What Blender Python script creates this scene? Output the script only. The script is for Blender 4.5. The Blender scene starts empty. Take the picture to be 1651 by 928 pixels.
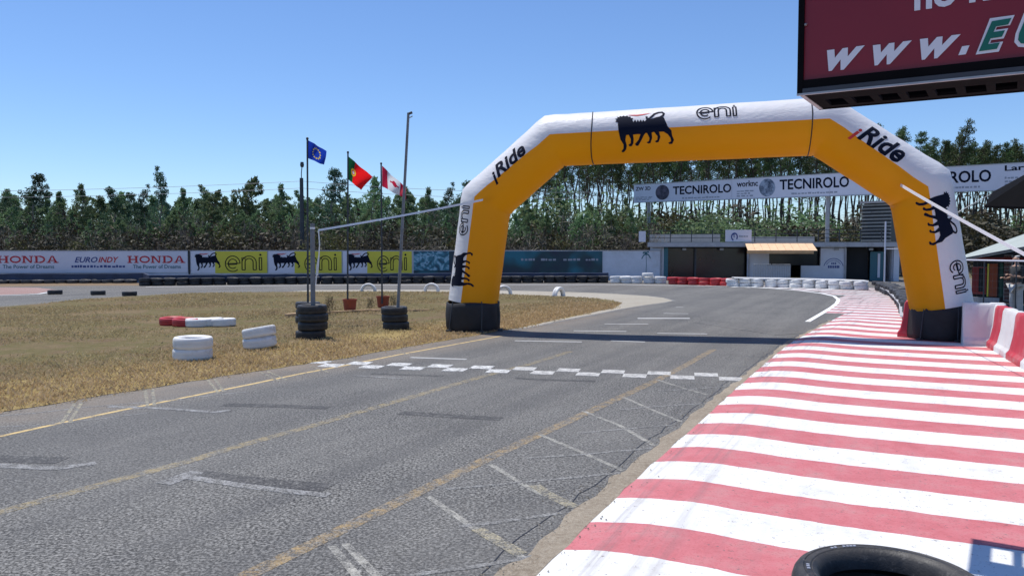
import bpy, bmesh, math, random
import numpy as np
from mathutils import Vector, Matrix
from mathutils.geometry import tessellate_polygon
random.seed(7); rng = np.random.default_rng(7)
S = bpy.context.scene
COL = S.collection
# ---------------------------------------------------------------- camera
F = 1284.0; CX = 825.5; CY = 464.0; CH = 1.9
PIT = math.atan(64/F)
cd = bpy.data.cameras.new("camera"); cam = bpy.data.objects.new("camera", cd); COL.objects.link(cam)
cam.location = (0, 0, CH); cam.rotation_euler = (math.pi/2-PIT, 0, 0)
cd.sensor_width = 36; cd.lens = 36*F/1651; cd.clip_end = 3000; cd.clip_start = 0.05
S.camera = cam
# ---------------------------------------------------------------- sky and sun
SUNV = Vector((0.262, -0.262, -1)).normalized()          # the way light travels
W = bpy.data.worlds.new("World"); S.world = W; W.use_nodes = True
wn = W.node_tree.nodes; wl = W.node_tree.links
bg = wn['Background']; sky = wn.new('ShaderNodeTexSky'); sky.sky_type = 'NISHITA'; sky.sun_disc = False
sky.sun_elevation = math.asin(-SUNV.z); sky.sun_rotation = math.atan2(-SUNV.x, -SUNV.y)
sky.air_density = 1.0; sky.dust_density = 0.0; sky.ozone_density = 3.0; sky.altitude = 200
tint = wn.new('ShaderNodeMix'); tint.data_type = 'RGBA'; tint.blend_type = 'MULTIPLY'; tint.inputs[0].default_value = 1
wl.new(sky.outputs[0], tint.inputs[6]); tint.inputs[7].default_value = (.83, .98, 1.22, 1)      # the clear deep blue of a dry summer noon
wl.new(tint.outputs[2], bg.inputs[0]); bg.inputs[1].default_value = 0.106
sd = bpy.data.lights.new("sun", 'SUN'); sd.energy = 4.3; sd.angle = math.radians(0.53); sd.color = (1, .96, .9)
so = bpy.data.objects.new("sun", sd); COL.objects.link(so)
so.rotation_euler = SUNV.to_track_quat('-Z', 'Y').to_euler(); so.location = (0, 0, 40)
S.view_settings.view_transform = 'Standard'; S.view_settings.look = 'None'
S.view_settings.exposure = 0.14; S.view_settings.gamma = 1
# ---------------------------------------------------------------- helpers
_f = Vector((0, math.cos(PIT), -math.sin(PIT))); _u = Vector((0, math.sin(PIT), math.cos(PIT)))
def ray(px, py): return Vector(((px-CX)/F, 0, 0)) + _u*((CY-py)/F) + _f
def G(px, py, z=0.0):                                    # a spot on the ground (or at height z)
    d = ray(px, py); t = (z-CH)/d.z; return Vector((d.x*t, d.y*t, z))
def A(px, py, Y):                                        # a spot at distance Y
    d = ray(px, py); t = Y/d.y; return Vector((d.x*t, Y, CH+d.z*t))
class Plane:                                             # a vertical wall plane through two ground points
    def __init__(s, a, b):
        s.o = Vector((a[0], a[1], 0)); s.u = (Vector((b[0], b[1], 0))-s.o); s.len = s.u.length; s.u.normalize()
        s.n = Vector((s.u.y, -s.u.x, 0))                 # towards the camera
    def uv(s, px, py):
        d = ray(px, py); e = s.o-Vector((0, 0, CH)); t = e.dot(s.n)/d.dot(s.n)
        p = Vector((0, 0, CH))+d*t-s.o; return p.dot(s.u), p.z
    def P(s, u, v, d=0.0): return s.o+s.u*u+Vector((0, 0, v))+s.n*d
def tag(o, label=None, cat=None, group=None, kind=None):
    if label: o['label'] = label
    if cat: o['category'] = cat
    if group: o['group'] = group
    if kind: o['kind'] = kind
    return o
def empty(name, loc=(0, 0, 0), rz=0, **k):
    o = bpy.data.objects.new(name, None); COL.objects.link(o); o.location = loc; o.rotation_euler = (0, 0, rz)
    o.empty_display_size = .1
    return tag(o, **k)
class MB:
    def __init__(s): s.v = []; s.f = []; s.mi = []; s.uv = {}
    def add(s, vs, fs, mi=0):
        n = len(s.v); s.v += [tuple(v) for v in vs]; s.f += [tuple(i+n for i in f) for f in fs]; s.mi += [mi]*len(fs); return s
    def box(s, c, d, rz=0, mi=0, tilt=None):
        M = Matrix.Rotation(rz, 3, 'Z')
        if tilt: M = M @ tilt
        vs = []
        for x in (-.5, .5):
            for y in (-.5, .5):
                for z in (-.5, .5): vs.append(Vector(c)+M @ Vector((x*d[0], y*d[1], z*d[2])))
        return s.add(vs, [(0, 1, 3, 2), (4, 6, 7, 5), (0, 4, 5, 1), (2, 3, 7, 6), (0, 2, 6, 4), (1, 5, 7, 3)], mi)
    def tube(s, pts, r, n=8, mi=0, cap=True):
        pts = [Vector(p) for p in pts]; rs = r if isinstance(r, (list, tuple)) else [r]*len(pts)
        vs = []; fs = []; prev = None
        for i, p in enumerate(pts):
            t = (pts[min(i+1, len(pts)-1)]-pts[max(i-1, 0)]).normalized()
            a = prev if prev else (Vector((0, 0, 1)) if abs(t.z) < .9 else Vector((1, 0, 0)))
            x = (a-t*a.dot(t)).normalized(); prev = x; y = t.cross(x)
            for k in range(n):
                an = 2*math.pi*k/n; vs.append(p+(x*math.cos(an)+y*math.sin(an))*rs[i])
        for i in range(len(pts)-1):
            for k in range(n):
                fs.append((i*n+k, i*n+(k+1) % n, (i+1)*n+(k+1) % n, (i+1)*n+k))
        if cap: fs.append(tuple(range(n-1, -1, -1))); fs.append(tuple((len(pts)-1)*n+k for k in range(n)))
        return s.add(vs, fs, mi)
    def lathe(s, prof, n=32, c=(0, 0, 0), closed=True, mi=0):
        vs = []; fs = []; m = len(prof)
        for k in range(n):
            an = 2*math.pi*k/n
            for r, z in prof: vs.append((c[0]+r*math.cos(an), c[1]+r*math.sin(an), c[2]+z))
        for k in range(n):
            for j in range(m if closed else m-1):
                a = k*m+j; b = k*m+(j+1) % m; c2 = ((k+1) % n)*m+(j+1) % m; d = ((k+1) % n)*m+j
                fs.append((a, d, c2, b))
        return s.add(vs, fs, mi)
    def build(s, name, mats, parent=None, smooth=False, **k):
        me = bpy.data.meshes.new(name); me.from_pydata(s.v, [], s.f)
        mats = mats if isinstance(mats, (list, tuple)) else [mats]
        for m in mats: me.materials.append(m)
        if len(mats) > 1: me.polygons.foreach_set('material_index', s.mi)
        if smooth: me.polygons.foreach_set('use_smooth', [True]*len(s.f))
        me.update()
        o = bpy.data.objects.new(name, me); COL.objects.link(o)
        if parent: o.parent = parent
        return tag(o, **k)
def share(name, o, parent=None, loc=None, rot=None, **k):
    c = o.copy(); c.name = name; COL.objects.link(c)
    for q in list(c.keys()):
        if q in ('label', 'category', 'group', 'kind'): del c[q]
    if parent is not None: c.parent = parent
    if loc is not None: c.location = loc
    if rot is not None: c.rotation_euler = rot
    return tag(c, **k)
def autosmooth(o, ang=40):
    me = o.data; me.polygons.foreach_set('use_smooth', [True]*len(me.polygons))
    bm = bmesh.new(); bm.from_mesh(me)
    bmesh.ops.recalc_face_normals(bm, faces=bm.faces)
    for e in bm.edges:
        if len(e.link_faces) == 2 and e.calc_face_angle(0) > math.radians(ang): e.smooth = False
    bm.to_mesh(me); bm.free(); return o
def bevel(o, w, seg=2, ang=30):
    bm = bmesh.new(); bm.from_mesh(o.data)
    bmesh.ops.remove_doubles(bm, verts=bm.verts, dist=1e-5)
    bmesh.ops.recalc_face_normals(bm, faces=bm.faces)
    es = [e for e in bm.edges if len(e.link_faces) == 2 and e.calc_face_angle(0) > math.radians(ang)]
    bmesh.ops.bevel(bm, geom=es, offset=w, segments=seg, affect='EDGES', profile=.6)
    bm.to_mesh(o.data); bm.free(); return autosmooth(o, 50)
# ---------------------------------------------------------------- materials
class N:
    def __init__(s, name):
        s.m = bpy.data.materials.new(name); s.m.use_nodes = True; s.t = s.m.node_tree; s.b = s.t.nodes['Principled BSDF']
    def n(s, ty, **k):
        x = s.t.nodes.new('ShaderNode'+ty)
        for a, v in k.items(): setattr(x, a, v)
        return x
    def l(s, a, b): s.t.links.new(a, b)
    def pos(s, obj=False):
        if obj: return s.n('TexCoord').outputs['Object']
        return s.n('NewGeometry').outputs['Position']
    def noise(s, vec, sc, det=3, rough=.55):
        x = s.n('TexNoise'); x.inputs['Scale'].default_value = sc; x.inputs['Detail'].default_value = det; x.inputs['Roughness'].default_value = rough
        s.l(vec, x.inputs['Vector']); return x.outputs[0]
    def ramp(s, f, stops):
        x = s.n('ValToRGB'); r = x.color_ramp
        while len(r.elements) < len(stops): r.elements.new(.5)
        for e, (p, c) in zip(r.elements, stops): e.position = p; e.color = (c if len(c) == 4 else (*c, 1)) if not isinstance(c, (int, float)) else (c, c, c, 1)
        s.l(f, x.inputs[0]); return x.outputs[0]
    def mix(s, f, a, b, ty='MIX'):
        x = s.n('Mix', data_type='RGBA', blend_type=ty)
        for i, v in ((0, f), (6, a), (7, b)):
            if isinstance(v, (int, float)): x.inputs[i].default_value = v
            elif isinstance(v, tuple): x.inputs[i].default_value = (*v, 1)
            else: s.l(v, x.inputs[i])
        return x.outputs[2]
    def math(s, op, a, b=0.0):
        x = s.n('Math', operation=op)
        for i, v in ((0, a), (1, b)):
            if isinstance(v, (int, float)): x.inputs[i].default_value = v
            else: s.l(v, x.inputs[i])
        return x.outputs[0]
    def bump(s, h, st, dist=.01):
        x = s.n('Bump'); x.inputs['Strength'].default_value = st; x.inputs['Distance'].default_value = dist
        s.l(h, x.inputs['Height']); s.l(x.outputs[0], s.b.inputs['Normal'])
    def col(s, c):
        if isinstance(c, tuple): s.b.inputs['Base Color'].default_value = (*c, 1)
        else: s.l(c, s.b.inputs['Base Color'])
    def p(s, **k):
        for a, v in k.items(): s.b.inputs[a.replace('_', ' ')].default_value = v
        return s
def plain(name, c, rough=.6, var=.12, sc=3.0, metal=0, bump=0.0, dirt=None, dsc=1.2):
    s = N(name); v = s.pos(True); n = s.noise(v, sc, 4)
    lo = tuple(max(0, x*(1-var)) for x in c); hi = tuple(min(1, x*(1+var)) for x in c)
    col = s.ramp(n, [(.3, lo), (.7, hi)])
    if dirt:
        d = s.noise(v, dsc, 5, .7); col = s.mix(s.ramp(d, [(.52, 0.0), (.75, .8)]), col, dirt)
    s.col(col); s.p(Roughness=rough, Metallic=metal)
    if bump: s.bump(s.noise(v, sc*8, 3), bump)
    return s.m
def asphalt_colour(s):
    v = s.pos()
    fine = s.noise(v, 95, 2, .6); mid = s.noise(v, 32, 2, .5); big = s.noise(v, .35, 5, .6)
    vo = s.n('TexVoronoi'); vo.inputs['Scale'].default_value = 75; s.l(v, vo.inputs['Vector'])
    chip = s.n('SeparateColor'); s.l(vo.outputs['Color'], chip.inputs[0])
    c = s.ramp(fine, [(.32, (.045, .045, .045)), (.5, (.130, .126, .117)), (.66, (.26, .252, .235))])
    sp2 = s.noise(v, 44, 1.5, .6); c = s.mix(s.ramp(sp2, [(.40, 1.0), (.49, 0.0)]), c, (.012, .012, .012)); c = s.mix(s.ramp(sp2, [(.54, 0.0), (.64, .75)]), c, (.42, .41, .38))
    pa = s.noise(v, .8, 4, .6); c = s.mix(s.ramp(pa, [(.52, 0.0), (.56, .30)]), c, (.085, .084, .08))
    c = s.mix(s.ramp(chip.outputs[0], [(.78, 0.0), (.82, .65)]), c, (.29, .285, .27))
    c = s.mix(s.ramp(chip.outputs[1], [(.80, 0.0), (.84, .6)]), c, (.04, .04, .042))
    c = s.mix(s.ramp(mid, [(.3, .35), (.6, 0.0)]), c, (.07, .07, .072))
    c = s.mix(s.ramp(big, [(.35, 0.05), (.7, .5)]), c, (.215, .208, .192))
    # rubbered racing line streaks along the track direction
    mr = s.n('Mapping'); mr.inputs['Rotation'].default_value = (0, 0, math.radians(27)); s.l(v, mr.inputs['Vector'])
    mp = s.n('Mapping'); mp.inputs['Scale'].default_value = (1.6, .07, 1); s.l(mr.outputs[0], mp.inputs['Vector'])
    st = s.noise(mp.outputs[0], 1.0, 4, .6)
    c = s.mix(s.ramp(st, [(.42, .32), (.58, 0.0)]), c, (.075, .075, .078))
    return v, c, fine, chip.outputs[0]
def asphalt():
    s = N('asphalt'); v, c, fine, ch = asphalt_colour(s)
    d = s.noise(v, .9, 5, .7)                         # blown dust
    at = s.n('Attribute', attribute_name='dust')
    f = s.math('MULTIPLY', s.ramp(d, [(.3, .25), (.62, 1.0)]), at.outputs['Fac'])
    c = s.mix(s.math('MULTIPLY', f, .8), c, (.27, .215, .16))
    s.col(c); s.p(Roughness=.9); s.b.inputs['Specular IOR Level'].default_value = .25
    s.bump(s.math('ADD', fine, s.math('MULTIPLY', ch, .5)), .55, .006); return s.m
def paint(name, c, cover=.5, soft=.08, alpha=1.0):
    s = N(name); v, a, fine, ch = asphalt_colour(s)
    w = s.math('ADD', s.math('MULTIPLY', s.noise(v, 9, 5, .75), .6), s.math('MULTIPLY', fine, .4))
    th = .62-cover*.34
    f = s.ramp(w, [(th, 0.0), (th+soft, alpha)])
    s.col(s.mix(f, a, c)); s.p(Roughness=.85); s.b.inputs['Specular IOR Level'].default_value = .25
    s.bump(fine, .4, .004); return s.m
def kerb_mat():
    s = N('kerb_paint'); uv = s.n('UVMap').outputs[0]; v = s.pos()
    sp = s.n('SeparateXYZ'); s.l(uv, sp.inputs[0])
    wob = s.math('MULTIPLY', s.math('SUBTRACT', s.noise(v, 3.0, 3), .5), .07)
    u = s.math('ADD', sp.outputs[0], wob)
    fr = s.math('FRACT', s.math('DIVIDE', u, 1.14), 0)
    isr = s.math('LESS_THAN', fr, .49)
    wear = s.noise(v, 2.2, 6, .75); grit = s.noise(v, 60, 2, .6)
    red = s.ramp(wear, [(.3, (.45, .11, .12)), (.5, (.53, .155, .17)), (.7, (.50, .22, .22))])
    red = s.mix(s.ramp(grit, [(.33, .45), (.45, 0.0)]), red, (.36, .07, .07))
    white = s.ramp(wear, [(.28, (.56, .55, .53)), (.45, (.70, .70, .685)), (.75, (.76, .76, .75))])
    white = s.mix(s.ramp(s.noise(v, 22, 4, .8), [(.66, 0.0), (.74, .7)]), white, (.4, .37, .34))
    c = s.mix(isr, white, red)
    # far along the kerb the paint is older and greyer
    far = s.n('Attribute', attribute_name='worn')
    c = s.mix(s.math('MULTIPLY', far.outputs['Fac'], s.ramp(s.noise(v, 1.5, 5, .7), [(.3, .5), (.6, 1.0)])), c, (.36, .345, .33))
    # chips and tyre scuffs
    scf = s.noise(v, 19, 5, .85); c = s.mix(s.ramp(scf, [(.60, 0.0), (.65, .85)]), c, (.13, .10, .095))
    mp = s.n('Mapping'); mp.inputs['Scale'].default_value = (.35, 7, 1); s.l(uv, mp.inputs['Vector'])
    rub = s.noise(mp.outputs[0], 1, 4, .65)
    ed = s.math('MULTIPLY', s.ramp(sp.outputs[1], [(0.0, 1.0), (.5, .55), (.95, .15)]), s.ramp(rub, [(.50, 0.0), (.68, .75)]))
    c = s.mix(ed, c, (.16, .13, .13))
    s.col(c); s.p(Roughness=.7)
    s.bump(s.math('ADD', s.math('MULTIPLY', grit, .4), s.noise(v, 7, 4, .7)), .35, .012); return s.m
def ground_mat(name, a, b, c3, sc=1.5, bump=.6):
    s = N(name); v = s.pos(); n1 = s.noise(v, sc*.3, 5, .65); n2 = s.noise(v, sc*6, 5, .7); n3 = s.noise(v, sc*30, 3, .7)
    c = s.ramp(n1, [(.35, a), (.65, b)]); c = s.mix(s.ramp(n2, [(.4, 0.0), (.65, .75)]), c, c3)
    c = s.mix(s.ramp(n3, [(.35, .5), (.6, 0.0)]), c, tuple(x*.35 for x in a)); s.col(c); s.p(Roughness=1.0)
    s.b.inputs['Specular IOR Level'].default_value = .1
    s.bump(s.math('ADD', n2, n3), bump, .04); return s.m
def leaf_mat(name, dark, light, trans=.25, sc=1.1):
    s = N(name); oi = s.n('ObjectInfo'); v = s.pos(True)
    n = s.noise(v, sc, 3, .6); ge = s.n('NewGeometry')
    c = s.ramp(n, [(.3, dark), (.7, light)])
    c = s.mix(s.math('MULTIPLY', ge.outputs['Random Per Island'], .75), c, tuple(x*1.5 for x in light))
    hs = s.n('HueSaturation'); s.l(c, hs.inputs['Color'])
    s.l(s.math('ADD', s.math('MULTIPLY', oi.outputs['Random'], .06), .47), hs.inputs['Hue'])
    s.l(s.math('ADD', s.math('MULTIPLY', oi.outputs['Random'], .6), .7), hs.inputs['Value'])
    s.col(hs.outputs[0]); s.p(Roughness=.6)
    s.b.inputs['Specular IOR Level'].default_value = .25
    tr = s.n('BsdfTranslucent'); s.l(hs.outputs[0], tr.inputs[0]); mx = s.n('MixShader'); mx.inputs[0].default_value = trans
    s.l(s.b.outputs[0], mx.inputs[1]); s.l(tr.outputs[0], mx.inputs[2]); s.l(mx.outputs[0], s.t.nodes['Material Output'].inputs[0])
    return s.m
def fabric(name, c, trans=.12):
    s = N(name); v = s.pos(); n = s.noise(v, 1.1, 3, .5)
    s.col(s.ramp(n, [(.3, tuple(x*.94 for x in c)), (.7, c)])); s.p(Roughness=.42)
    s.b.inputs['Specular IOR Level'].default_value = .4
    mp = s.n('Mapping'); mp.inputs['Scale'].default_value = (1.2, 1.2, 2.6); s.l(v, mp.inputs['Vector'])
    wr = s.noise(mp.outputs[0], 1.6, 5, .65); s.bump(wr, .4, .06)
    tr = s.n('BsdfTranslucent'); tr.inputs[0].default_value = (*c, 1); mx = s.n('MixShader'); mx.inputs[0].default_value = trans
    s.l(s.b.outputs[0], mx.inputs[1]); s.l(tr.outputs[0], mx.inputs[2]); s.l(mx.outputs[0], s.t.nodes['Material Output'].inputs[0])
    return s.m
def rubber(name, c=(.018, .018, .02), rough=.55, dust=(.10, .09, .08), amt=.35):
    s = N(name); v = s.pos(True); n = s.noise(v, 6, 5, .7)
    s.col(s.mix(s.ramp(n, [(.45, 0.0), (.75, amt)]), c, dust)); s.p(Roughness=rough)
    sp = s.n('SeparateXYZ'); s.l(v, sp.inputs[0]); an = s.math('ARCTAN2', sp.outputs[1], sp.outputs[0]); zz = s.math('MULTIPLY', s.math('ABSOLUTE', sp.outputs[2]), 60)
    tr = s.math('GREATER_THAN', s.math('SINE', s.math('ADD', s.math('MULTIPLY', an, 64), zz)), .2)
    s.bump(s.math('ADD', tr, s.noise(v, 45, 3)), .5, .006); return s.m
M = {}
M['asphalt'] = asphalt(); M['kerb'] = kerb_mat()
M['yellow_worn'] = paint('worn_yellow_line', (.50, .33, .12), .50, .22, .75)
M['yellow_faint'] = paint('faint_yellow_line', (.44, .33, .13), .5, .2, .7)
M['yellow_line'] = paint('yellow_line', (.60, .44, .2), .66, .10)
M['white_worn'] = paint('worn_white_line', (.46, .46, .46), .5, .2, .7)
M['white_faint'] = paint('faint_white_line', (.48, .48, .47), .5, .2, .5)
M['white_line'] = paint('white_line', (.80, .80, .78), .95, .10)
M['hatch_worn'] = paint('thin_hatch_line', (.54, .52, .45), .55, .2, .7)
M['cream_worn'] = paint('cream_hatch_line', (.48, .42, .27), .5, .16, .75)
M['far_white'] = paint('distant_grid_paint', (.72, .72, .70), .9, .15, .45)
M['dark_patch'] = paint('dark_tar_patch', (.04, .04, .043), .65, .15, .75)
M['dirt'] = ground_mat('dusty_gutter', (.27, .22, .165), (.42, .355, .275), (.50, .44, .35), 4, .5)
M['brown'] = ground_mat('brown_earth', (.21, .15, .10), (.27, .20, .13), (.33, .25, .17), 1.2)
M['straw'] = ground_mat('dry_grass_ground', (.30, .215, .085), (.40, .30, .12), (.24, .18, .09), 1.6)
M['scrub'] = ground_mat('scrub_soil', (.16, .14, .08), (.22, .18, .11), (.12, .12, .06), .8)
M['pale'] = ground_mat('pale_concrete', (.42, .38, .31), (.50, .47, .40), (.36, .32, .26), 1.2, .3)
M['pink_kerb'] = ground_mat('faded_pink_kerb', (.36, .22, .20), (.42, .29, .26), (.34, .27, .25), 1.0, .2)
M['white_fab'] = fabric('white_inflatable_fabric', (.84, .84, .86))
M['orange_fab'] = fabric('orange_inflatable_fabric', (1.0, .50, .007), .58)
M['black_fab'] = plain('black_fabric', (.016, .016, .019), .75, .3, 4, bump=.2)
M['navy'] = plain('navy_print', (.005, .008, .022), .8, .1)
M['navy'].node_tree.nodes['Principled BSDF'].inputs['Specular IOR Level'].default_value = .15
M['redprint'] = plain('red_print', (.62, .03, .02), .6, .1)
M['black'] = plain('black_paint', (.012, .012, .014), .45, .2)
M['steel'] = plain('galvanised_steel', (.36, .37, .38), .45, .15, 8, metal=.6)
M['darksteel'] = plain('dark_steel_pole', (.035, .04, .05), .5, .2, 6)
M['greypole'] = plain('grey_pole', (.30, .31, .33), .5, .12, 6, dirt=(.2, .16, .12))
M['dpole'] = plain('weathered_grey_pole', (.17, .18, .20), .55, .15, 6, dirt=(.12, .10, .08))
M['web'] = plain('white_webbing', (.80, .80, .82), .7, .06, 20)
M['tyre'] = rubber('black_tyre_rubber')
M['tyre2'] = rubber('grey_tyre_rubber', (.035, .036, .04), .5, (.14, .13, .12), .4)
M['tyrew'] = plain('white_painted_rubber', (.76, .75, .73), .55, .08, 5, dirt=(.40, .36, .32), dsc=5)
M['tyrer'] = plain('red_painted_rubber', (.48, .035, .04), .5, .15, 5, dirt=(.22, .05, .05), dsc=5)
M['wall'] = plain('white_wall_render', (.56, .60, .68), .85, .07, 2, dirt=(.40, .41, .42), dsc=.7, bump=.1)
M['bwall'] = plain('building_white_render', (.60, .62, .68), .85, .06, 2, dirt=(.45, .44, .44), dsc=.5, bump=.1)
M['lilac'] = plain('white_banner_vinyl', (.66, .66, .74), .5, .05, 1)
M['yellowb'] = plain('yellow_banner_vinyl', (.66, .58, .05), .5, .08, 1)
M['tarp'] = plain('navy_tarpaulin', (.018, .032, .075), .5, .35, 2.5, bump=.4)
M['redtext'] = plain('red_lettering', (.50, .015, .03), .5, .05)
M['teal'] = plain('teal_lettering', (.03, .13, .17), .5, .05)
M['blue_text'] = plain('blue_lettering', (.02, .05, .22), .5, .05)
M['greytext'] = plain('grey_lettering', (.30, .32, .38), .5, .05)
M['slab'] = plain('grey_concrete', (.42, .42, .44), .85, .1, 2, bump=.2, dirt=(.25, .24, .23))
M['rail'] = plain('grey_parapet', (.32, .32, .31), .8, .15, 2, dirt=(.14, .14, .14), dsc=2)
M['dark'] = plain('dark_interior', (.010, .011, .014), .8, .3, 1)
M['glass'] = plain('dark_window_glass', (.012, .015, .022), .15, .2, 1)
M['wood'] = plain('orange_timber', (.55, .33, .16), .7, .15, 4, bump=.2)
M['woodroof'] = plain('tan_roof_boards', (.78, .52, .31), .7, .12, 4, bump=.2)
M['terracotta'] = plain('terracotta', (.30, .065, .03), .8, .15, 6)
M['plank'] = plain('weathered_plank', (.50, .33, .18), .8, .25, 9)
M['matte'] = plain('matte_black_metal', (.006, .006, .007), .95, .2)
M['matte'].node_tree.nodes['Principled BSDF'].inputs['Specular IOR Level'].default_value = .08
M['maroon'] = plain('maroon_sign_panel', (.21, .004, .014), .35, .06, 2)
M['signtext'] = plain('white_sign_vinyl', (.72, .72, .76), .4, .04)
M['green'] = plain('green_sign_vinyl', (.0, .13, .085), .4, .05)
M['pvc_red'] = plain('red_barrier_plastic', (.50, .04, .06), .5, .15, 2, dirt=(.42, .25, .24), dsc=2)
M['pvc_white'] = plain('white_barrier_plastic', (.68, .68, .68), .5, .06, 2, dirt=(.45, .43, .41), dsc=2)
M['canvas'] = plain('grey_green_canvas', (.36, .40, .37), .8, .1, 2)
M['bark'] = plain('pine_bark', (.085, .062, .050), .95, .35, 2, bump=.5)
M['ebark'] = plain('eucalyptus_bark', (.26, .22, .17), .9, .3, 3, bump=.3)
M['leaf'] = leaf_mat('eucalyptus_leaves', (.04, .075, .032), (.15, .215, .10), .38)
M['leafd'] = leaf_mat('dark_leaves', (.020, .042, .026), (.065, .115, .062), .3)
M['leafo'] = leaf_mat('olive_leaves', (.04, .044, .014), (.085, .082, .03))
M['needle'] = leaf_mat('pine_needles', (.026, .046, .016), (.075, .115, .04), .2)
M['twig'] = leaf_mat('dead_twigs', (.04, .034, .025), (.17, .145, .11), .1)
M['scrubleaf'] = leaf_mat('scrub_leaves', (.022, .021, .013), (.065, .055, .034), .15)
M['bladeg'] = leaf_mat('straw_blades', (.33, .245, .115), (.50, .39, .21), .3)
M['bladeb'] = leaf_mat('brown_blades', (.19, .125, .070), (.33, .235, .135), .3)
M['skin'] = plain('skin', (.50, .30, .21), .6, .05)
M['shirt'] = plain('dark_shirt', (.03, .032, .035), .9, .2)
M['trouser'] = plain('light_grey_trousers', (.46, .46, .45), .9, .1, 8)
M['hair'] = plain('grey_hair', (.55, .54, .52), .9, .2, 20)
# ---------------------------------------------------------------- flat shapes: text, outlines
_txt = {}
def text2d(s, bold=0.0, shear=0.0, spacing=1.0):
    k = (s, bold, shear, spacing)
    if k in _txt: return _txt[k]
    c = bpy.data.curves.new('t', 'FONT'); c.body = s; c.offset = bold; c.shear = shear; c.space_character = spacing
    c.resolution_u = 3; o = bpy.data.objects.new('t', c); COL.objects.link(o)
    dg = bpy.context.evaluated_depsgraph_get(); dg.update(); me = o.evaluated_get(dg).to_mesh()
    vs = [(v.co.x, v.co.y) for v in me.vertices]; fs = [tuple(p.vertices) for p in me.polygons]
    o.evaluated_get(dg).to_mesh_clear(); bpy.data.objects.remove(o); bpy.data.curves.remove(c)
    _txt[k] = (vs, fs); return vs, fs
def fit(vf, r, keep=False):
    vs, fs = vf; xs = [v[0] for v in vs]; ys = [v[1] for v in vs]
    x0, x1, y0, y1 = min(xs), max(xs), min(ys), max(ys)
    return [(r[0]+(x-x0)/(x1-x0)*(r[2]-r[0]), r[1]+(y-y0)/(y1-y0)*(r[3]-r[1])) for x, y in vs], fs
def poly2d(pts):
    t = tessellate_polygon([[Vector((x, y, 0)) for x, y in pts]]); return list(pts), [tuple(a) for a in t]
def ribbon2d(pts, w):
    vs = []; n = len(pts); fs = []
    for i in range(n):
        a = Vector(pts[max(i-1, 0)]); b = Vector(pts[min(i+1, n-1)]); t = (b-a).normalized(); q = Vector((-t.y, t.x))*w/2; p = Vector(pts[i])
        vs += [tuple(p+q), tuple(p-q)]
    for i in range(n-1): fs.append((2*i, 2*i+1, 2*i+3, 2*i+2))
    return vs, fs
def join2d(*gs):
    V = []; Fs = []
    for v, f in gs: n = len(V); V += list(v); Fs += [tuple(i+n for i in q) for q in f]
    return V, Fs
def arc(cx, cy, rx, ry, a0, a1, n=14):
    return [(cx+rx*math.cos(math.radians(a0+(a1-a0)*i/n)), cy+ry*math.sin(math.radians(a0+(a1-a0)*i/n))) for i in range(n+1)]
def eni2d(w=.095, bar=.115):                            # the double-line letters
    g = []
    for k in (-1, 1):
        o = k*bar
        r = .40-o
        g.append(ribbon2d(arc(.5, .5, r*.95, r*1.15, 2, 312, 22), w))
        g.append(ribbon2d([(.12+bar if k > 0 else .5-.4, .47-o*.35), (.5+r*.95, .50-o*.35)], w))
        g.append(ribbon2d([(1.2+o, .04), (1.2+o, .60)]+arc(1.2+o+(.36-o), .60, .36-o, .38-o*.9, 180, 0, 14)+[(1.92-o, .04)], w))
        g.append(ribbon2d([(2.3+o*.8, .04), (2.3+o*.8, .95)], w))
    for x in (1.2, 1.92, 2.3): g.append(ribbon2d([(x-bar, .04), (x+bar, .04)], w))
    g.append(ribbon2d([(1.2-bar, .6), (1.2-bar, .95), (1.2+bar, .95), (1.2+bar, .8)], w))
    g.append(ribbon2d([(2.3-bar*.8, .95), (2.3+bar*.8, .95)], w))
    g.append(poly2d(arc(2.3, 1.16, .075, .075, 0, 330, 11)))
    return join2d(*g)
_dog = [(245,255),(252,330),(268,400),(297,448),(295,488),(272,518),(283,530),(300,526),(322,500),(330,460),(318,405),(326,362),(352,358),(372,400),(370,438),(346,456),(358,470),(380,468),(397,440),(402,400),(396,360),(440,358),(470,360),(450,410),(412,450),(425,468),(445,468),(476,420),(504,370),(520,352),(536,352),(560,400),(552,428),(528,440),(545,452),(568,448),(586,400),(582,350),(606,345),(640,388),(636,420),(612,434),(628,447),(650,442),(668,395),(656,347),(700,348),(742,374),(768,412),(772,440),(745,455),(755,468),(785,466),(802,428),(784,388),(778,340),(742,300),(718,240),(708,208),(690,190),(655,190),(625,197),(575,213),(535,213),(512,236),(500,214),(488,238),(474,212),(460,238),(446,212),(432,238),(418,208),(402,236),(388,205),(402,190),(376,186),(372,165),(350,168),(338,148),(318,160),(300,146),(284,160),(262,148),(258,168),(236,158),(240,182),(214,186),(234,202),(216,220),(244,228)]
_dog = [((x-245)/310.0, (530-y)/310.0) for x, y in _dog]
def dog2d():
    tail = [((x-245)/310.0, (530-y)/310.0) for x, y in [(532,178),(536,205),(562,206),(590,178),(612,150),(650,132),(688,130),(706,152),(698,178),(668,200)]]
    return join2d(poly2d(_dog), ribbon2d(tail, .075))
def flame2d():
    f = [((x-245)/310.0, (530-y)/310.0) for x, y in [(352,150),(390,156),(430,160),(480,156),(540,146),(480,149),(430,152),(390,150)]]
    return poly2d(f)
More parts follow.
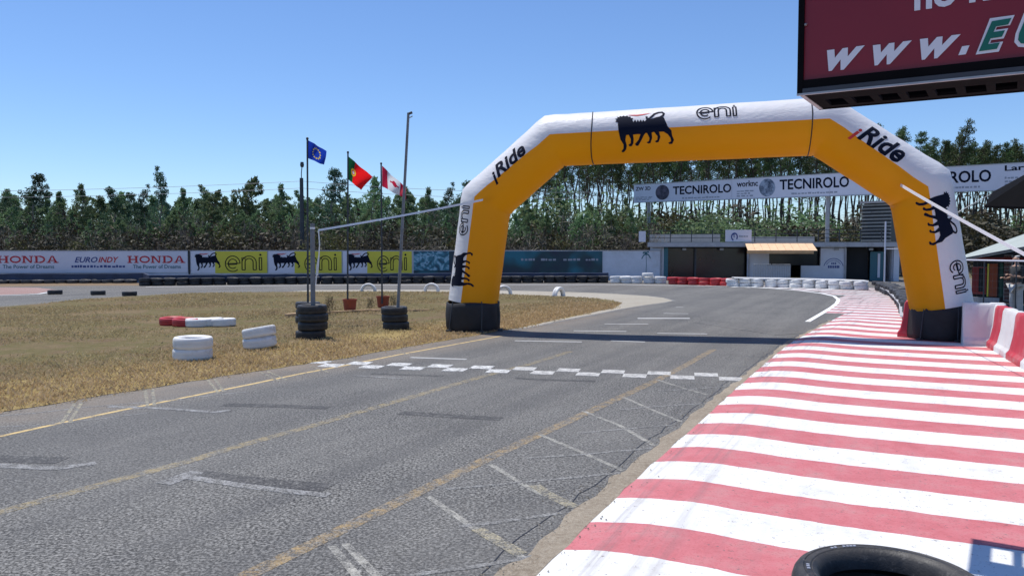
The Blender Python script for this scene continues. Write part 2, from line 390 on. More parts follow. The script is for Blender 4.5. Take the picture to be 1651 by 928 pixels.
def place(vf, fn, name, mat, parent, maxe=None, smooth=False, **k):
    vs, fs = vf
    bm = bmesh.new(); bv = [bm.verts.new((x, y, 0)) for x, y in vs]
    for f in fs:
        try: bm.faces.new([bv[i] for i in f])
        except ValueError: pass
    bmesh.ops.triangulate(bm, faces=bm.faces)
    if maxe:
        for _ in range(6):
            es = [e for e in bm.edges if e.calc_length() > maxe]
            if not es: break
            bmesh.ops.subdivide_edges(bm, edges=es, cuts=1); bmesh.ops.triangulate(bm, faces=bm.faces)
    for v in bm.verts: v.co = fn(v.co.x, v.co.y)
    me = bpy.data.meshes.new(name); bm.to_mesh(me); bm.free(); me.materials.append(mat)
    o = bpy.data.objects.new(name, me); COL.objects.link(o)
    if parent: o.parent = parent
    return tag(o, **k)
def on_wall(pl, vf, rect_px, name, mat, parent, d=.012):  # a print fitted in a pixel-measured rectangle of a wall plane
    x0, y0, x1, y1 = rect_px; u0, v0 = pl.uv(x0, (y0+y1)/2); u1, _ = pl.uv(x1, (y0+y1)/2)
    xm = (x0+x1)/2; vb = pl.uv(xm, y1)[1]; vt = pl.uv(xm, y0)[1]
    return place(fit(vf, (u0, vb, u1, vt)), lambda x, y: pl.P(x, y, d), name, mat, parent)
def dashes(n, seed=1, rows=1, wmin=.5):                   # print too small to read
    r = random.Random(seed); g = []
    for j in range(rows):
        x = 0.0
        for i in range(n):
            w = r.uniform(wmin, 1.2); h = r.uniform(.55, .9); g.append(([(x, j*1.5), (x+w, j*1.5), (x+w, j*1.5+h), (x, j*1.5+h)], [(0, 1, 2, 3)])); x += w+r.uniform(.15, .45)
    return join2d(*g)
def sheet(name, pts, z, mat, parent=None, **k):
    z *= .35
    vs, fs = poly2d([(p[0], p[1]) for p in pts]); mb = MB(); n = len(vs)
    sgn = sum(vs[i-1][0]*vs[i][1]-vs[i][0]*vs[i-1][1] for i in range(n))
    mb.add([(x, y, z) for x, y in vs]+[(x, y, z-.02 if z > 0 else z-.5) for x, y in vs], fs+[((i+1) % n, i, i+n, (i+1) % n+n) for i in range(n)])
    o = mb.build(name, mat, parent, **k)
    bm = bmesh.new(); bm.from_mesh(o.data); bmesh.ops.recalc_face_normals(bm, faces=bm.faces)
    if sum(f.normal.z*f.calc_area() for f in bm.faces) < 0: bmesh.ops.reverse_faces(bm, faces=bm.faces)
    bm.to_mesh(o.data); bm.free(); return o
def line(name, pxs, w, z, mat, dash=None, group=None, label=None):
    pts = [G(*p) for p in pxs] if not isinstance(pxs[0], Vector) else pxs
    z *= .35
    mb = MB(); vs, fs = ribbon2d([(p.x, p.y) for p in pts], w); n = len(vs); k = n//2
    ring = [2*i for i in range(k)]+[2*i+1 for i in range(k-1, -1, -1)]
    mb.add([(x, y, z) for x, y in vs]+[(x, y, -.01) for x, y in vs], [tuple(reversed(f)) if False else f for f in fs]+[(ring[(i+1) % n], ring[i], ring[i]+n, ring[(i+1) % n]+n) for i in range(n)])
    return mb.build(name, mat, None, kind='structure')
def inside(poly, x, y):
    c = np.zeros(x.shape, bool); n = len(poly)
    for i in range(n):
        x1, y1 = poly[i][0], poly[i][1]; x2, y2 = poly[i-1][0], poly[i-1][1]
        c ^= ((y1 > y) != (y2 > y)) & (x < (x2-x1)*(y-y1)/(y2-y1+1e-12)+x1)
    return c
# ================================================================ GROUND
island_px = [(0,495),(60,490),(130,483),(200,478),(300,473),(400,471),(500,470),(600,470),(700,470),(770,472),(830,475),(900,478),(960,481),(990,485),(1003,489),(990,496),(940,507),(900,515),(850,526),(800,535),(740,545),(690,553),(640,562),(600,569),(560,577),(510,584),(470,590),(410,599),(350,608),(300,616),(250,625),(180,635),(90,651),(0,664)]
isl = [G(*p) for p in island_px]
isl = [Vector((-46, -5, 0)), Vector((-46, 15, 0)), Vector((-28, 21.5, 0))]+isl+[Vector((-8.3, 5.5, 0)), Vector((-11.5, 0, 0)), Vector((-14, -5, 0))]
# refine with a ragged edge
def ragged(poly, step=.25, amp=.06, lo=0, hi=None):
    out = []
    for i in range(len(poly)):
        a = poly[i]; b = poly[(i+1) % len(poly)]; n = max(1, int((b-a).length/step)) if (b-a).length < 12 else 1
        for k in range(n):
            p = a.lerp(b, k/n); out.append(p+Vector((random.uniform(-amp, amp), random.uniform(-amp, amp), 0)))
    return out
isl_r = ragged(isl, .22, .05)
sheet('ground', [(-900, -60), (900, -60), (900, 1500), (-900, 1500)], -.03, M['scrub'], kind='structure')
# asphalt as a grid so that dust can gather by the grass and the gutter
def asphalt_grid():
    xs = np.concatenate([np.linspace(-60, -14, 12), np.linspace(-13, 22, 90), np.linspace(24, 48, 9)])
    ys = np.concatenate([np.linspace(-6, 28, 90), np.linspace(29, 50.5, 26)])
    X, Y = np.meshgrid(xs, ys); nx = len(xs); ny = len(ys)
    vs = np.stack([X.ravel(), Y.ravel(), np.zeros(X.size)], 1)
    fs = [(j*nx+i, j*nx+i+1, (j+1)*nx+i+1, (j+1)*nx+i) for j in range(ny-1) for i in range(nx-1)]
    me = bpy.data.meshes.new('asphalt_track'); me.from_pydata(vs.tolist(), [], fs); me.materials.append(M['asphalt'])
    at = me.attributes.new('dust', 'FLOAT', 'POINT')
    d = np.full(X.size, 99.0)
    E = [G(1003,489), G(940,507), G(850,526), G(740,545), G(640,562), G(560,577), G(470,590), G(350,608), G(250,625), G(90,651), G(0,664), Vector((-8.3, 5.5, 0)), Vector((-14, -5, 0))]
    x = vs[:, 0]; y = vs[:, 1]
    for a, b in zip(E, E[1:]):
        ab = np.array([b.x-a.x, b.y-a.y]); t = np.clip(((x-a.x)*ab[0]+(y-a.y)*ab[1])/(ab@ab), 0, 1)
        d = np.minimum(d, np.hypot(x-a.x-t*ab[0], y-a.y-t*ab[1]))
    w = np.clip(1-d/1.35, 0, 1)*.9
    w = np.maximum(w, np.clip((y-33)/12, 0, 1)*.3)
    at.data.foreach_set('value', w.astype(np.float32))
    o = bpy.data.objects.new('asphalt_track', me); COL.objects.link(o); tag(o, kind='structure')
asphalt_grid()
# pale concrete round the tip of the island
apx = [(440,472),(500,467.5),(600,467),(700,467),(770,468),(830,468.5),(900,470),(960,472),(1010,474.5),(1045,477),(1072,480),(1086,484),(1070,487.5),(1040,491.5),(1000,498),(960,506),(900,517),(850,528),(800,530),(700,500),(500,480)]
sheet('concrete_apron', [G(*p) for p in apx], .005, M['pale'], kind='structure')
line('apron_edge_line', [(800,534.5),(850,528.5),(900,518.5),(960,507),(1000,499),(1040,492.5),(1072,487.8),(1087,484.3),(1072,480),(1045,476.8),(1000,474)], .10, .010, M['white_worn'])
# brown grass island, gently humped
def island():
    vs2, fs = poly2d([(p.x, p.y) for p in isl_r])
    n_ = len(vs2); mb = MB(); mb.add([(x, y, .005) for x, y in vs2], fs)
    s = N('island_ground'); v = s.pos(); n1 = s.noise(v, .35, 5, .65); n2 = s.noise(v, 6, 5, .7); n3 = s.noise(v, 40, 3, .7)
    at = s.n('Attribute', attribute_name='verge')
    a = s.ramp(n1, [(.32, (.135, .092, .055)), (.42, (.20, .14, .085)), (.50, (.15, .135, .055)), (.58, (.21, .155, .09)), (.70, (.29, .205, .12))])
    b = s.ramp(n1, [(.35, (.37, .27, .10)), (.65, (.46, .35, .15))])
    f = s.ramp(s.math('ADD', at.outputs['Fac'], s.math('MULTIPLY', s.math('SUBTRACT', s.noise(v, 1.3, 5, .7), .5), .9)), [(.35, 0.0), (.62, 1.0)])
    c = s.mix(f, a, b); c = s.mix(s.ramp(n2, [(.4, 0.0), (.7, .5)]), c, (.30, .24, .13)); c = s.mix(s.ramp(n3, [(.35, .6), (.55, 0.0)]), c, (.09, .07, .04))
    s.col(c); s.p(Roughness=1.0); s.b.inputs['Specular IOR Level'].default_value = .1; s.bump(s.math('ADD', n2, n3), .7, .05)
    # grid mesh clipped to the outline carries the verge attribute
    xs = np.arange(-30, 8, .3); ys = np.arange(2, 37, .3); X, Y = np.meshgrid(xs, ys)
    o = mb.build('dry_grass_island', s.m, kind='structure')
    bm = bmesh.new(); bm.from_mesh(o.data)
    bmesh.ops.recalc_face_normals(bm, faces=bm.faces)
    if sum(q.normal.z*q.calc_area() for q in bm.faces) < 0: bmesh.ops.reverse_faces(bm, faces=bm.faces)
    for ax, lo, hi, st in ((0, -28, 5, .75), (1, 3, 36, .75)):
        v = lo
        while v < hi:
            no = Vector((1, 0, 0)) if ax == 0 else Vector((0, 1, 0))
            bmesh.ops.bisect_plane(bm, geom=bm.verts[:]+bm.edges[:]+bm.faces[:], plane_co=no*v, plane_no=no); v += st
    E = [isl[i] for i in range(len(isl))][18:]
    P = np.array([[q.co.x, q.co.y] for q in bm.verts]); d = np.full(len(P), 99.0)
    for a_, b_ in zip(E, E[1:]):
        ab = np.array([b_.x-a_.x, b_.y-a_.y]); t = np.clip(((P[:, 0]-a_.x)*ab[0]+(P[:, 1]-a_.y)*ab[1])/(ab@ab), 0, 1)
        d = np.minimum(d, np.hypot(P[:, 0]-a_.x-t*ab[0], P[:, 1]-a_.y-t*ab[1]))
    bm.to_mesh(o.data); bm.free()
    at = o.data.attributes.new('verge', 'FLOAT', 'POINT'); at.data.foreach_set('value', np.clip(1-(d-.6)/3.2, 0, 1).astype(np.float32))
island()
# dirt strip before the far left tyre wall, faded pink run-off
sheet('dirt_strip', [G(-500, 470), G(0, 462), G(110, 460.5), G(235, 460), G(235, 456.5), G(110, 456), G(0, 456), G(-500, 463)], .006, M['brown'], kind='structure')
sheet('pink_runoff', [G(-400, 480), G(0, 475.5), G(60, 473), G(92, 467), G(60, 463.5), G(0, 463), G(-400, 468)], .010, M['pink_kerb'], kind='structure')
line('runoff_edge_line', [(-200,482),(0,476),(20,475.6),(45,474.6),(62,473.6),(78,471)], .16, .014, M['white_line'])
line('far_edge_line', [(235,462.5),(400,460.5),(540,459.5),(700,459),(860,458.6),(1000,458.5),(1085,460)], .15, .008, M['white_line'])
line('inner_edge_line', [(0,493.5),(60,488.5),(130,481.8),(200,477),(300,472.2),(400,470.2),(500,469)], .12, .008, M['cream_worn'])
# kerb on the right with raised lip, then flat painted apron to the barriers
kl = [Vector((-2.15, -.3, 0)), G(860,928), G(985,802), G(1110,692), G(1210,603), G(1272,552), G(1336,519)]
kfar = [G(1352,503), G(1362,492), G(1366,483), G(1352,474.5), G(1300,467), G(1230,463.5)]
far_line = [(1302,518.5),(1322,507),(1340,496),(1349,489),(1352,483),(1345,477.5),(1325,473),(1290,468.5),(1240,464.5),(1180,461.5),(1085,460)]
HPX = far_line+[(1085, 470), (1120, 520), (1250, 540), (1310, 536), (1318, 528)]
HP = [(G(*p).x, G(*p).y) for p in far_line+[(900, 459), (900, 540), (1250, 545), (1300, 519.5)]]
def offs(p, t, w): return Vector((p.x+t.y*w, p.y-t.x*w, 0))
def kerb():
    pts = kl
    # resample
    dense = []
    for a, b in zip(pts, pts[1:]):
        n = max(2, int((b-a).length/.25)); dense += [a.lerp(b, i/n) for i in range(n)]
    dense.append(pts[-1])
    # smooth
    for _ in range(12):
        dense = [dense[0]]+[(dense[i-1]+dense[i]*2+dense[i+1])/4 for i in range(1, len(dense)-1)]+[dense[-1]]
    e = dense[-1]; t = (dense[-1]-dense[-6]).normalized()
    for i in range(1, 80): dense.append(e+t*.25*i)
    ts = [-9, -6, -4, -2.5, -1.2, 0, .05, .15, .3, .45, .62, .8, 1.0, 1.25, 1.6, 2.2, 3, 4, 5.2, 6.5, 8, 10]
    zs = [.0, .0, .0, .0, .0, .0, .008, .022, .040, .050, .052, .046, .036, .028, .022, .02, .02, .02, .02, .02, .02, .02]
    rb = [(-5, 3.0), (0, 3.25), (4.5, 4.97), (12.7, 8.17), (15.06, 9.09), (16.8, 8.6), (24.4, 11.9), (31.3, 14.75), (37.5, 17.2), (45, 19)]
    def right(y): return np.interp(y, [r[0] for r in rb], [r[1] for r in rb])+.25
    V = []; uv = []; worn = []; s = 0; m = len(ts)
    s0 = None
    for i, p in enumerate(dense):
        if i: s += (dense[i]-dense[i-1]).length
        t = (dense[min(i+1, len(dense)-1)]-dense[max(i-1, 0)]).normalized()
        # u is the along-distance measured as in the photograph's stripes
        wm = 0
        while wm < 10 and p.x+t.y*wm < right(p.y-t.x*wm)+.3: wm += .05
        for q, (w, z) in enumerate(zip(ts, zs)):
            w = min(w, max(wm, .8)) if w > 0 else w
            P = offs(p, t, w)
            fade = 1 if p.y < 20.5 else max(0, 1-(p.y-20.5)/2.5)
            V.append((P.x, P.y, .0025+z*fade)); uv.append((s, w)); worn.append(min(1, max(0, (P.y-21)/13))*.85)
    # phase: far edge of a red stripe passes px (1303, 808.6)
    import bisect
    tgt = G(1303, 808.6)
    best = min(range(len(V)), key=lambda i: (V[i][0]-tgt.x)**2+(V[i][1]-tgt.y)**2)
    ii = best//m; t = (dense[ii+1]-dense[ii]).normalized(); du = (tgt-Vector((V[best][0], V[best][1], 0))).dot(t)
    su = uv[best][0]+du; ph = .48*1.14-su
    uv = [(a+ph+1.14*50, b) for a, b in uv]
    fs = []
    for i in range(len(dense)-1):
        for q in range(m-1):
            a = i*m+q; c = [V[a], V[a+1], V[a+m+1], V[a+m]]
            x = sum(k[0] for k in c)/4; y = sum(k[1] for k in c)/4
            if abs(c[0][0]-c[1][0])+abs(c[0][1]-c[1][1]) < 1e-6 and abs(c[2][0]-c[3][0])+abs(c[2][1]-c[3][1]) < 1e-6: continue
            if q < 5 and (x < 8 or y < 20.5 or y > 44 or inside(HP, np.array([x]), np.array([y]))[0]): continue
            fs.append((a, a+m, a+m+1, a+1))
    me = bpy.data.meshes.new('striped_kerb'); me.from_pydata(V, [], fs); me.materials.append(M['kerb'])
    l = me.uv_layers.new(name='UVMap'); 
    for p in me.polygons:
        for li in p.loop_indices: l.data[li].uv = uv[me.loops[li].vertex_index]
    at = me.attributes.new('worn', 'FLOAT', 'POINT'); at.data.foreach_set('value', np.array(worn, dtype=np.float32))
    me.polygons.foreach_set('use_smooth', [True]*len(me.polygons)); me.update()
    bm = bmesh.new(); bm.from_mesh(me); bmesh.ops.recalc_face_normals(bm, faces=bm.faces)
    if sum(f.normal.z for f in bm.faces) < 0: bmesh.ops.reverse_faces(bm, faces=bm.faces)
    bm.to_mesh(me); bm.free()
    o = bpy.data.objects.new('striped_kerb', me); COL.objects.link(o); tag(o, kind='structure')
    return dense
KD = kerb()
# the dark track bulges into the far kerb apron: grey run-off drawn beyond the white line
sheet('hairpin_asphalt', [G(*p) for p in HPX], .013, M['asphalt'], kind='structure')
line('hairpin_edge_line', far_line, .13, .022, M['white_line'])
# thin painted wedge stripes next to the hairpin (only white shows)
for i in range(7):
    x = 1180+i*24; y = 461.7+i*.75
    line('hairpin_dash', [(x, y+1.0), (x+20, y-.2)], .22, .024, M['white_line'])
# dirt gutter between asphalt and kerb
gl = [p for p in KD if p.y < 21]
def gutter():
    L = []; R = []
    for i, p in enumerate(gl):
        t = (gl[min(i+1, len(gl)-1)]-gl[max(i-1, 0)]).normalized(); k = max(0.35, 1.15-p.y/17)
        L.append(offs(p, t, -.26*k+random.uniform(-.045, .045))); R.append(offs(p, t, .03+random.uniform(-.012, .02)))
    mb = MB(); V = []
    for a, b in zip(L, R): V += [(a.x, a.y, -.004), ((a.x+b.x)/2, (a.y+b.y)/2, .007), (b.x, b.y, .0085)]
    fs = []
    for i in range(len(L)-1):
        for q in (0, 1): fs.append((3*i+q, 3*i+q+1, 3*i+4+q, 3*i+3+q))
    mb.add(V, fs).build('dirt_gutter', M['dirt'], kind='structure')
    # the dark crack beside it
    cr = []
    for i, p in enumerate(gl):
        t = (gl[min(i+1, len(gl)-1)]-gl[max(i-1, 0)]).normalized(); k = max(.35, 1.15-p.y/17)
        cr.append(offs(p, t, -.33*k+.02*math.sin(i*.5)+random.uniform(-.03, .03)))
    line('asphalt_crack', cr, .010, .006, M['black'])
gutter()
def grit():
    mb = MB(); r = random.Random(4)
    for i in range(2600):
        p = gl[int(len(gl)*r.random()**1.6)]; j = gl.index(p); t = (gl[min(j+1, len(gl)-1)]-gl[max(j-1, 0)]).normalized()
        w = r.gauss(-.12, .13); q = offs(p, t, w)+Vector((t.x, t.y, 0))*r.uniform(-.13, .13); z = .002 if w < .02 else .012+.12*min(.4, max(0, w)); a = r.uniform(.003, .011)
        d = [Vector((r.uniform(-1, 1), r.uniform(-1, 1), 0)).normalized() for _ in range(1)][0]; e = Vector((-d.y, d.x, 0))
        mb.add([q+d*a+Vector((0, 0, z)), q+e*a*.8+Vector((0, 0, z)), q-d*a*.9+Vector((0, 0, z)), q-e*a+Vector((0, 0, z)), q+Vector((0, 0, z+a*.9))], [(0, 1, 4), (1, 2, 4), (2, 3, 4), (3, 0, 4)])
    mb.build('grit', ground_mat('loose_grit', (.30, .26, .2), (.44, .40, .33), (.16, .14, .12), 9, .2), label='loose grit and small stones along the kerb gutter', cat='grit', kind='stuff')
grit()
# ---- painted lines
def subdiv(pxs, n=8):
    o = []
    for a, b in zip(pxs, pxs[1:]): o += [(a[0]+(b[0]-a[0])*i/n, a[1]+(b[1]-a[1])*i/n) for i in range(n)]
    return o+[pxs[-1]]
line('yellow_wide_line', [(330,962),(400,926),(500,878),(600,829),(700,780),(800,732),(900,686),(1000,640),(1060,612),(1110,586),(1150,563)], .13, .0045, M['yellow_worn'])
line('yellow_middle_line', [(-60,842),(0,825),(120,792),(240,760),(300,744),(400,714),(500,687),(600,658),(700,629),(780,606),(860,585),(920,566)], .13, .0045, M['yellow_faint'])
line('yellow_edge_line', [(-200,746),(0,703),(100,681),(200,660),(300,640),(400,620),(480,603),(560,588),(640,572),(700,561),(760,550),(810,541)], .07, .0045, M['yellow_line'])
line('white_verge_line', [(-60,674),(0,670),(60,665),(130,657),(260,646),(400,631)], .035, .0055, M['white_worn'])
line('white_verge_line', [(-60,690),(0,688),(80,684),(170,674),(240,665)], .03, .0055, M['white_worn'])
for pp in [[(100,681),(122,648)],[(112,681),(132,648)],[(238,655),(234,628)],[(249,654),(246,627)],[(335,612),(353,634)],[(346,611),(362,632)],[(420,600),(450,614)],[(430,598),(462,612)],[(500,590),(530,600)],[(556,577),(590,586)],[(640,566),(660,572)]]:
    line('verge_hatch', pp, .04, .0065, M['cream_worn'])
for pp in [[(535,880),(560,910),(590,945)],[(556,876),(583,903),(618,938)],[(690,800),(760,848),(845,900)],[(790,748),(860,790),(925,818)],[(870,700),(940,730),(1005,758)],[(940,662),(1000,686),(1055,718)],[(1005,640),(1050,660),(1100,680)],[(1060,612),(1100,625),(1140,636)]]:
    line('kerb_side_hatch', subdiv(pp, 6), .055, .0065 if pp[0][0] != 548 else .0095, M['hatch_worn'])
for pp in [[(770,852),(800,870),(840,893)],[(862,782),(890,800),(926,817)]]:
    line('hatch_end', subdiv(pp, 4), .10, .0085, M['cream_worn'])
for pp in [[(650,928),(760,914),(880,893)],[(740,848),(800,842),(905,826)],[(720,788),(830,778),(1000,762)],[(850,738),(930,733),(1050,722)],[(930,698),(1000,692),(1090,684)],[(1000,660),(1060,655),(1140,650)],[(1060,630),(1120,627),(1175,622)]]:
    line('cross_hatch', subdiv(pp, 6), .05, .0075, M['white_faint'])
# grid slots: dark tar bar behind a pale corner bracket
line('slot_bracket', subdiv([(262,778),(300,768),(388,782),(470,792),(530,798)], 4), .10, .0085, M['white_worn'])
line('slot_bracket_tip', subdiv([(262,780),(318,760)], 3), .16, .0095, M['white_worn'])
line('slot_tar', subdiv([(318,764),(420,776),(530,786)], 4), .2, .0065, M['dark_patch'])
line('slot_bracket', subdiv([(175,655),(260,658),(345,664),(372,661)], 4), .10, .0085, M['white_worn'])
line('slot_tar', subdiv([(360,652),(450,654),(530,657)], 4), .18, .0065, M['dark_patch'])
line('slot_bracket', subdiv([(-60,748),(0,750),(90,755),(155,746)], 4), .12, .0085, M['white_worn'])
line('slot_tar', subdiv([(-60,736),(0,739),(100,742)], 4), .22, .0065, M['dark_patch'])
line('slot_tar', subdiv([(645,665),(720,670),(808,675)], 4), .18, .0065, M['dark_patch'])
line('slot_tar', subdiv([(830,609),(880,612),(960,614)], 4), .13, .0065, M['dark_patch'])
line('slot_tar', subdiv([(600,602),(660,604),(715,606)], 4), .13, .0065, M['dark_patch'])
line('slot_bracket', subdiv([(570,605),(650,610)], 3), .10, .0085, M['white_faint'])
for a, b, m in [((1028,513),(1112,513),'white_line'),((1150,512),(1240,512),'far_white'),((975,522),(1045,522),'far_white'),((1070,505),(1150,506),'far_white'),((1190,498),(1260,499),'far_white'),((925,533),(1010,534),'far_white'),((830,549),(938,551),'far_white'),((1060,537),(1140,538),'far_white'),((662,576),(752,579),'far_white'),((1090,495),(1120,495),'far_white'),((985,549),(1040,551),'far_white')]:
    line('slot_line', subdiv([a, b], 4), .12, .0085, M[m])
# chequered line: two rows
def chequer():
    # left start px (497,585) to right end px (1200,612)
    a = G(494, 585); b = G(1198, 608.5); L = (b-a).length; t = (b-a).normalized(); n = Vector((-t.y, t.x, 0)); k = 20; w = L/k; h = .33
    for i in range(k):
        for r in (0, 1):
            if (i+r) % 2: continue
            o = a+t*(w*i)+n*(-h*r)
            f = i/k
            mat = M['white_line2'] if f < .5 else M['white_worn2'] 
            m0 = o+n*h/2; line('chequer_square', [m0, m0+t*w*.995], h*.99, .011, mat)
M['white_line2'] = paint('start_line_white', (.70, .70, .68), .62, .14)
M['white_worn2'] = paint('half_worn_white', (.66, .65, .62), .7, .16, .8)
chequer()
# dry grass blades
Ev = isl[18:]
def dverge(x, y):
    d = np.full(x.shape, 99.0)
    for a, b in zip(Ev, Ev[1:]):
        ab = np.array([b.x-a.x, b.y-a.y]); t = np.clip(((x-a.x)*ab[0]+(y-a.y)*ab[1])/(ab@ab), 0, 1)
        d = np.minimum(d, np.hypot(x-a.x-t*ab[0], y-a.y-t*ab[1]))
    return d
def blades(name, mat, n, accept, h, label_kind='stuff', xr=(-16, 4), yr=(6, 34)):
    x = rng.uniform(*xr, n); y = rng.uniform(*yr, n)
    ins = inside([(p.x, p.y) for p in isl], x, y)
    spill = (~ins) & (dverge(x, y) < .28*rng.random(x.shape)**2.2) & (name == 'dry_grass') & (np.sin(x*3.1+y*1.7)+np.sin(x*7.3-y*4.1)+rng.normal(size=x.shape)*.8 > .3)
    ok = (ins & accept(x, y)) | spill; x = x[ok]; y = y[ok]; n = len(x)
    hh = h*rng.uniform(.4, 1.3, n); an = rng.uniform(0, 2*np.pi, n); le = rng.uniform(0, 2*np.pi, n); w = rng.uniform(.006, .014, n)*(.7+y/22)
    dx = np.cos(an)*w; dy = np.sin(an)*w; lx = np.cos(le)*hh*.9; ly = np.sin(le)*hh*.9
    V = np.empty((n, 3, 3)); V[:, 0] = np.stack([x-dx, y-dy, np.full(n, .012)], 1); V[:, 1] = np.stack([x+dx, y+dy, np.full(n, .012)], 1); V[:, 2] = np.stack([x+lx, y+ly, .012+hh], 1)
    me = bpy.data.meshes.new(name); me.vertices.add(3*n); me.vertices.foreach_set('co', V.reshape(-1)); me.loops.add(3*n); me.loops.foreach_set('vertex_index', np.arange(3*n, dtype=np.int32))
    me.polygons.add(n); me.polygons.foreach_set('loop_start', np.arange(0, 3*n, 3, dtype=np.int32)); me.update(); me.validate(); me.materials.append(mat)
    o = bpy.data.objects.new(name, me); COL.objects.link(o)
    return o
tag(blades('dry_grass', M['bladeg'], 420000, lambda x, y: (dverge(x, y) < (2.4+.9*np.sin(x*.8)+.6*np.sin(x*2.3+y))*rng.uniform(.15, 1.3, x.shape)), .045), label='golden dry grass along the edge of the track', cat='grass', kind='stuff')
tag(blades('withered_grass', M['bladeb'], 230000, lambda x, y: (dverge(x, y) > 1.2) & (np.sin(x*.9+1.3*np.sin(y*.6))+np.sin(y*1.3-x*.5)+rng.normal(size=x.shape)*.6 > -.15), .038, xr=(-22, 5), yr=(8, 36)), label='short withered brown grass covering the infield', cat='grass', kind='stuff')
def where(px):
    for x, w in ((110, 'the left HONDA'), (205, 'EUROINDY'), (306, 'the right HONDA'), (435, 'the left yellow banner'), (550, 'the middle yellow banner'), (665, 'the right yellow banner'), (770, 'the teal banner'), (975, 'the navy banner'), (1070, 'the bare wall end')):
        if px < x: return w
    return 'the pit building'
# ================================================================ TYRES
def tyre_mesh(R=.31, w=.19, r=.20, n=36, mat=None, groove=True):
    h = w/2; prof = [(r, -h*.55), (r+.012, -h*.72), (r+.03, -h*.86), (R-.045, -h), (R-.018, -h*.93), (R-.004, -h*.72), (R, -h*.5)]
    if groove: prof += [(R, -h*.2), (R-.008, -h*.17), (R-.008, -h*.1), (R, -h*.07)]
    prof += [(R+.001, 0)]
    up = [(a, -b) for a, b in reversed(prof[:-1])]
    prof = prof+up
    inner = [(r-.002, h*.4), (r+.03, h*.45), (r+.055, h*.5), (r+.055, -h*.5), (r+.03, -h*.45), (r-.002, -h*.4)]
    mb = MB(); mb.lathe(prof+inner, n)
    o = mb.build('tyre', mat); autosmooth(o, 35); return o
_t = {}
for k, m in (('b', 'tyre'), ('g', 'tyre2'), ('w', 'tyrew'), ('r', 'tyrer')):
    _t[k] = tyre_mesh(mat=M[m]); 
_used = set()
def tyre(kind, loc, label, rot=(0, 0, 0), group=None, scale=1.0):
    if kind not in _used: o = _t[kind]; _used.add(kind)
    else: o = share('tyre', _t[kind])
    o.location = loc; o.rotation_euler = rot; o.scale = (scale,)*3 if not isinstance(scale, tuple) else scale
    return tag(o, label=label, cat='tyre', group=group)
# white pair near, left
p = G(308, 583); Y = p.y+.32; c = Vector(((308-CX)/F*Y, Y, 0))
tyre('w', (c.x, c.y, .10), 'lower tyre of the flat white pair nearest the track on the grass', (0, 0, .3), 'white tyre pairs on the grass', 1.04)
tyre('w', (c.x+.01, c.y, .29), 'upper tyre of the flat white pair nearest the track on the grass', (.02, 0, 1.3), 'white tyre pairs on the grass', 1.04)
Y = 15.05; c = Vector(((417-CX)/F*Y, Y, 0))
tyre('w', (c.x, c.y, .125), 'lower tyre of the tilted white pair beside the black tyre stack', (-.02, -.10, .4), 'white tyre pairs on the grass')
tyre('w', (c.x-.01, c.y, .315), 'upper tyre of the tilted white pair, leaning up to the right', (-.05, -.17, 0), 'white tyre pairs on the grass')
# row of red and white
for px, k, lb, dy in ((276, 'r', 'left of the two red tyres lying in a row on the infield', .3), (297, 'r', 'second red tyre, against the first white one in the row', 0), (318, 'w', 'white tyre lying next to the red tyre in the infield row', -.1), (338, 'w', 'middle white tyre of the row on the infield', .05), (358, 'w', 'white tyre at the right end of the infield row', .0)):
    Y = 19.4+dy; tyre(k, ((px-CX)/F*Y, Y, .1), lb, (random.uniform(-.05, .05), random.uniform(-.05, .05), random.random()), 'tyres in a row on the infield', .98)
# half-buried white hoops
for px, py, rz, lb in ((594, 470, .05, 'half-buried white tyre hoop left of the third flagpole'), (696, 469.5, -.1, 'half-buried white tyre hoop just left of the arch leg'), (812, 474, .25, 'half-buried white tyre hoop just right of the arch leg'), (901, 477, .95, 'half-buried white tyre hoop farthest right, turned sideways')):
    q = G(px, py); tyre('w', (q.x, q.y, .02), lb, (math.pi/2, 0, rz), 'half-buried white tyres along the infield edge', 1.14)
for px, py, lb in ((82, 475, 'black tyre lying on the far track beside the pink run-off'), (152, 476, 'middle one of three black tyres lying on the far left track'), (203, 477.5, 'black tyre farthest right of three on the far left track')):
    q = G(px, py); tyre('b', (q.x, q.y+.3, .095), lb, (0, 0, random.random()), 'black tyres on the far track', .9)
# stacks that hold the posts
def stack(c, n, offs_, who, kind='b', sc=1.0, dz=.178):
    for i in range(n):
        ox, oy = offs_[i % len(offs_)]
        pos = ['bottom', 'second', 'third', 'top'][i] if n == 4 else ['bottom', 'middle', 'top'][i]
        tyre(kind, (c.x+ox+random.uniform(-.02, .02), c.y+oy+random.uniform(-.02, .02), .09+dz*i), f'{pos} black tyre of the stack {who}', (random.uniform(-.03, .03), random.uniform(-.03, .03), random.random()), 'tyres stacked as post footings', (sc, sc, .93))
PA = Vector(((503-CX)/F*16.75, 16.75, 0)); stack(PA, 4, [(-.05, 0), (.0, .02), (.015, 0), (0, 0)], 'round the thick grey post')
PE = Vector(((495.5-CX)/F*20.3, 20.3, 0)); stack(PE, 3, [(0, 0), (.02, 0)], 'round the blue flag\'s pole', 'g')
PL = Vector(((637-CX)/F*18.7, 18.7, 0)); stack(PL, 3, [(.03, 0), (0, 0), (-.02, .01)], 'round the tall leaning pole', 'b', 1.0, .175)
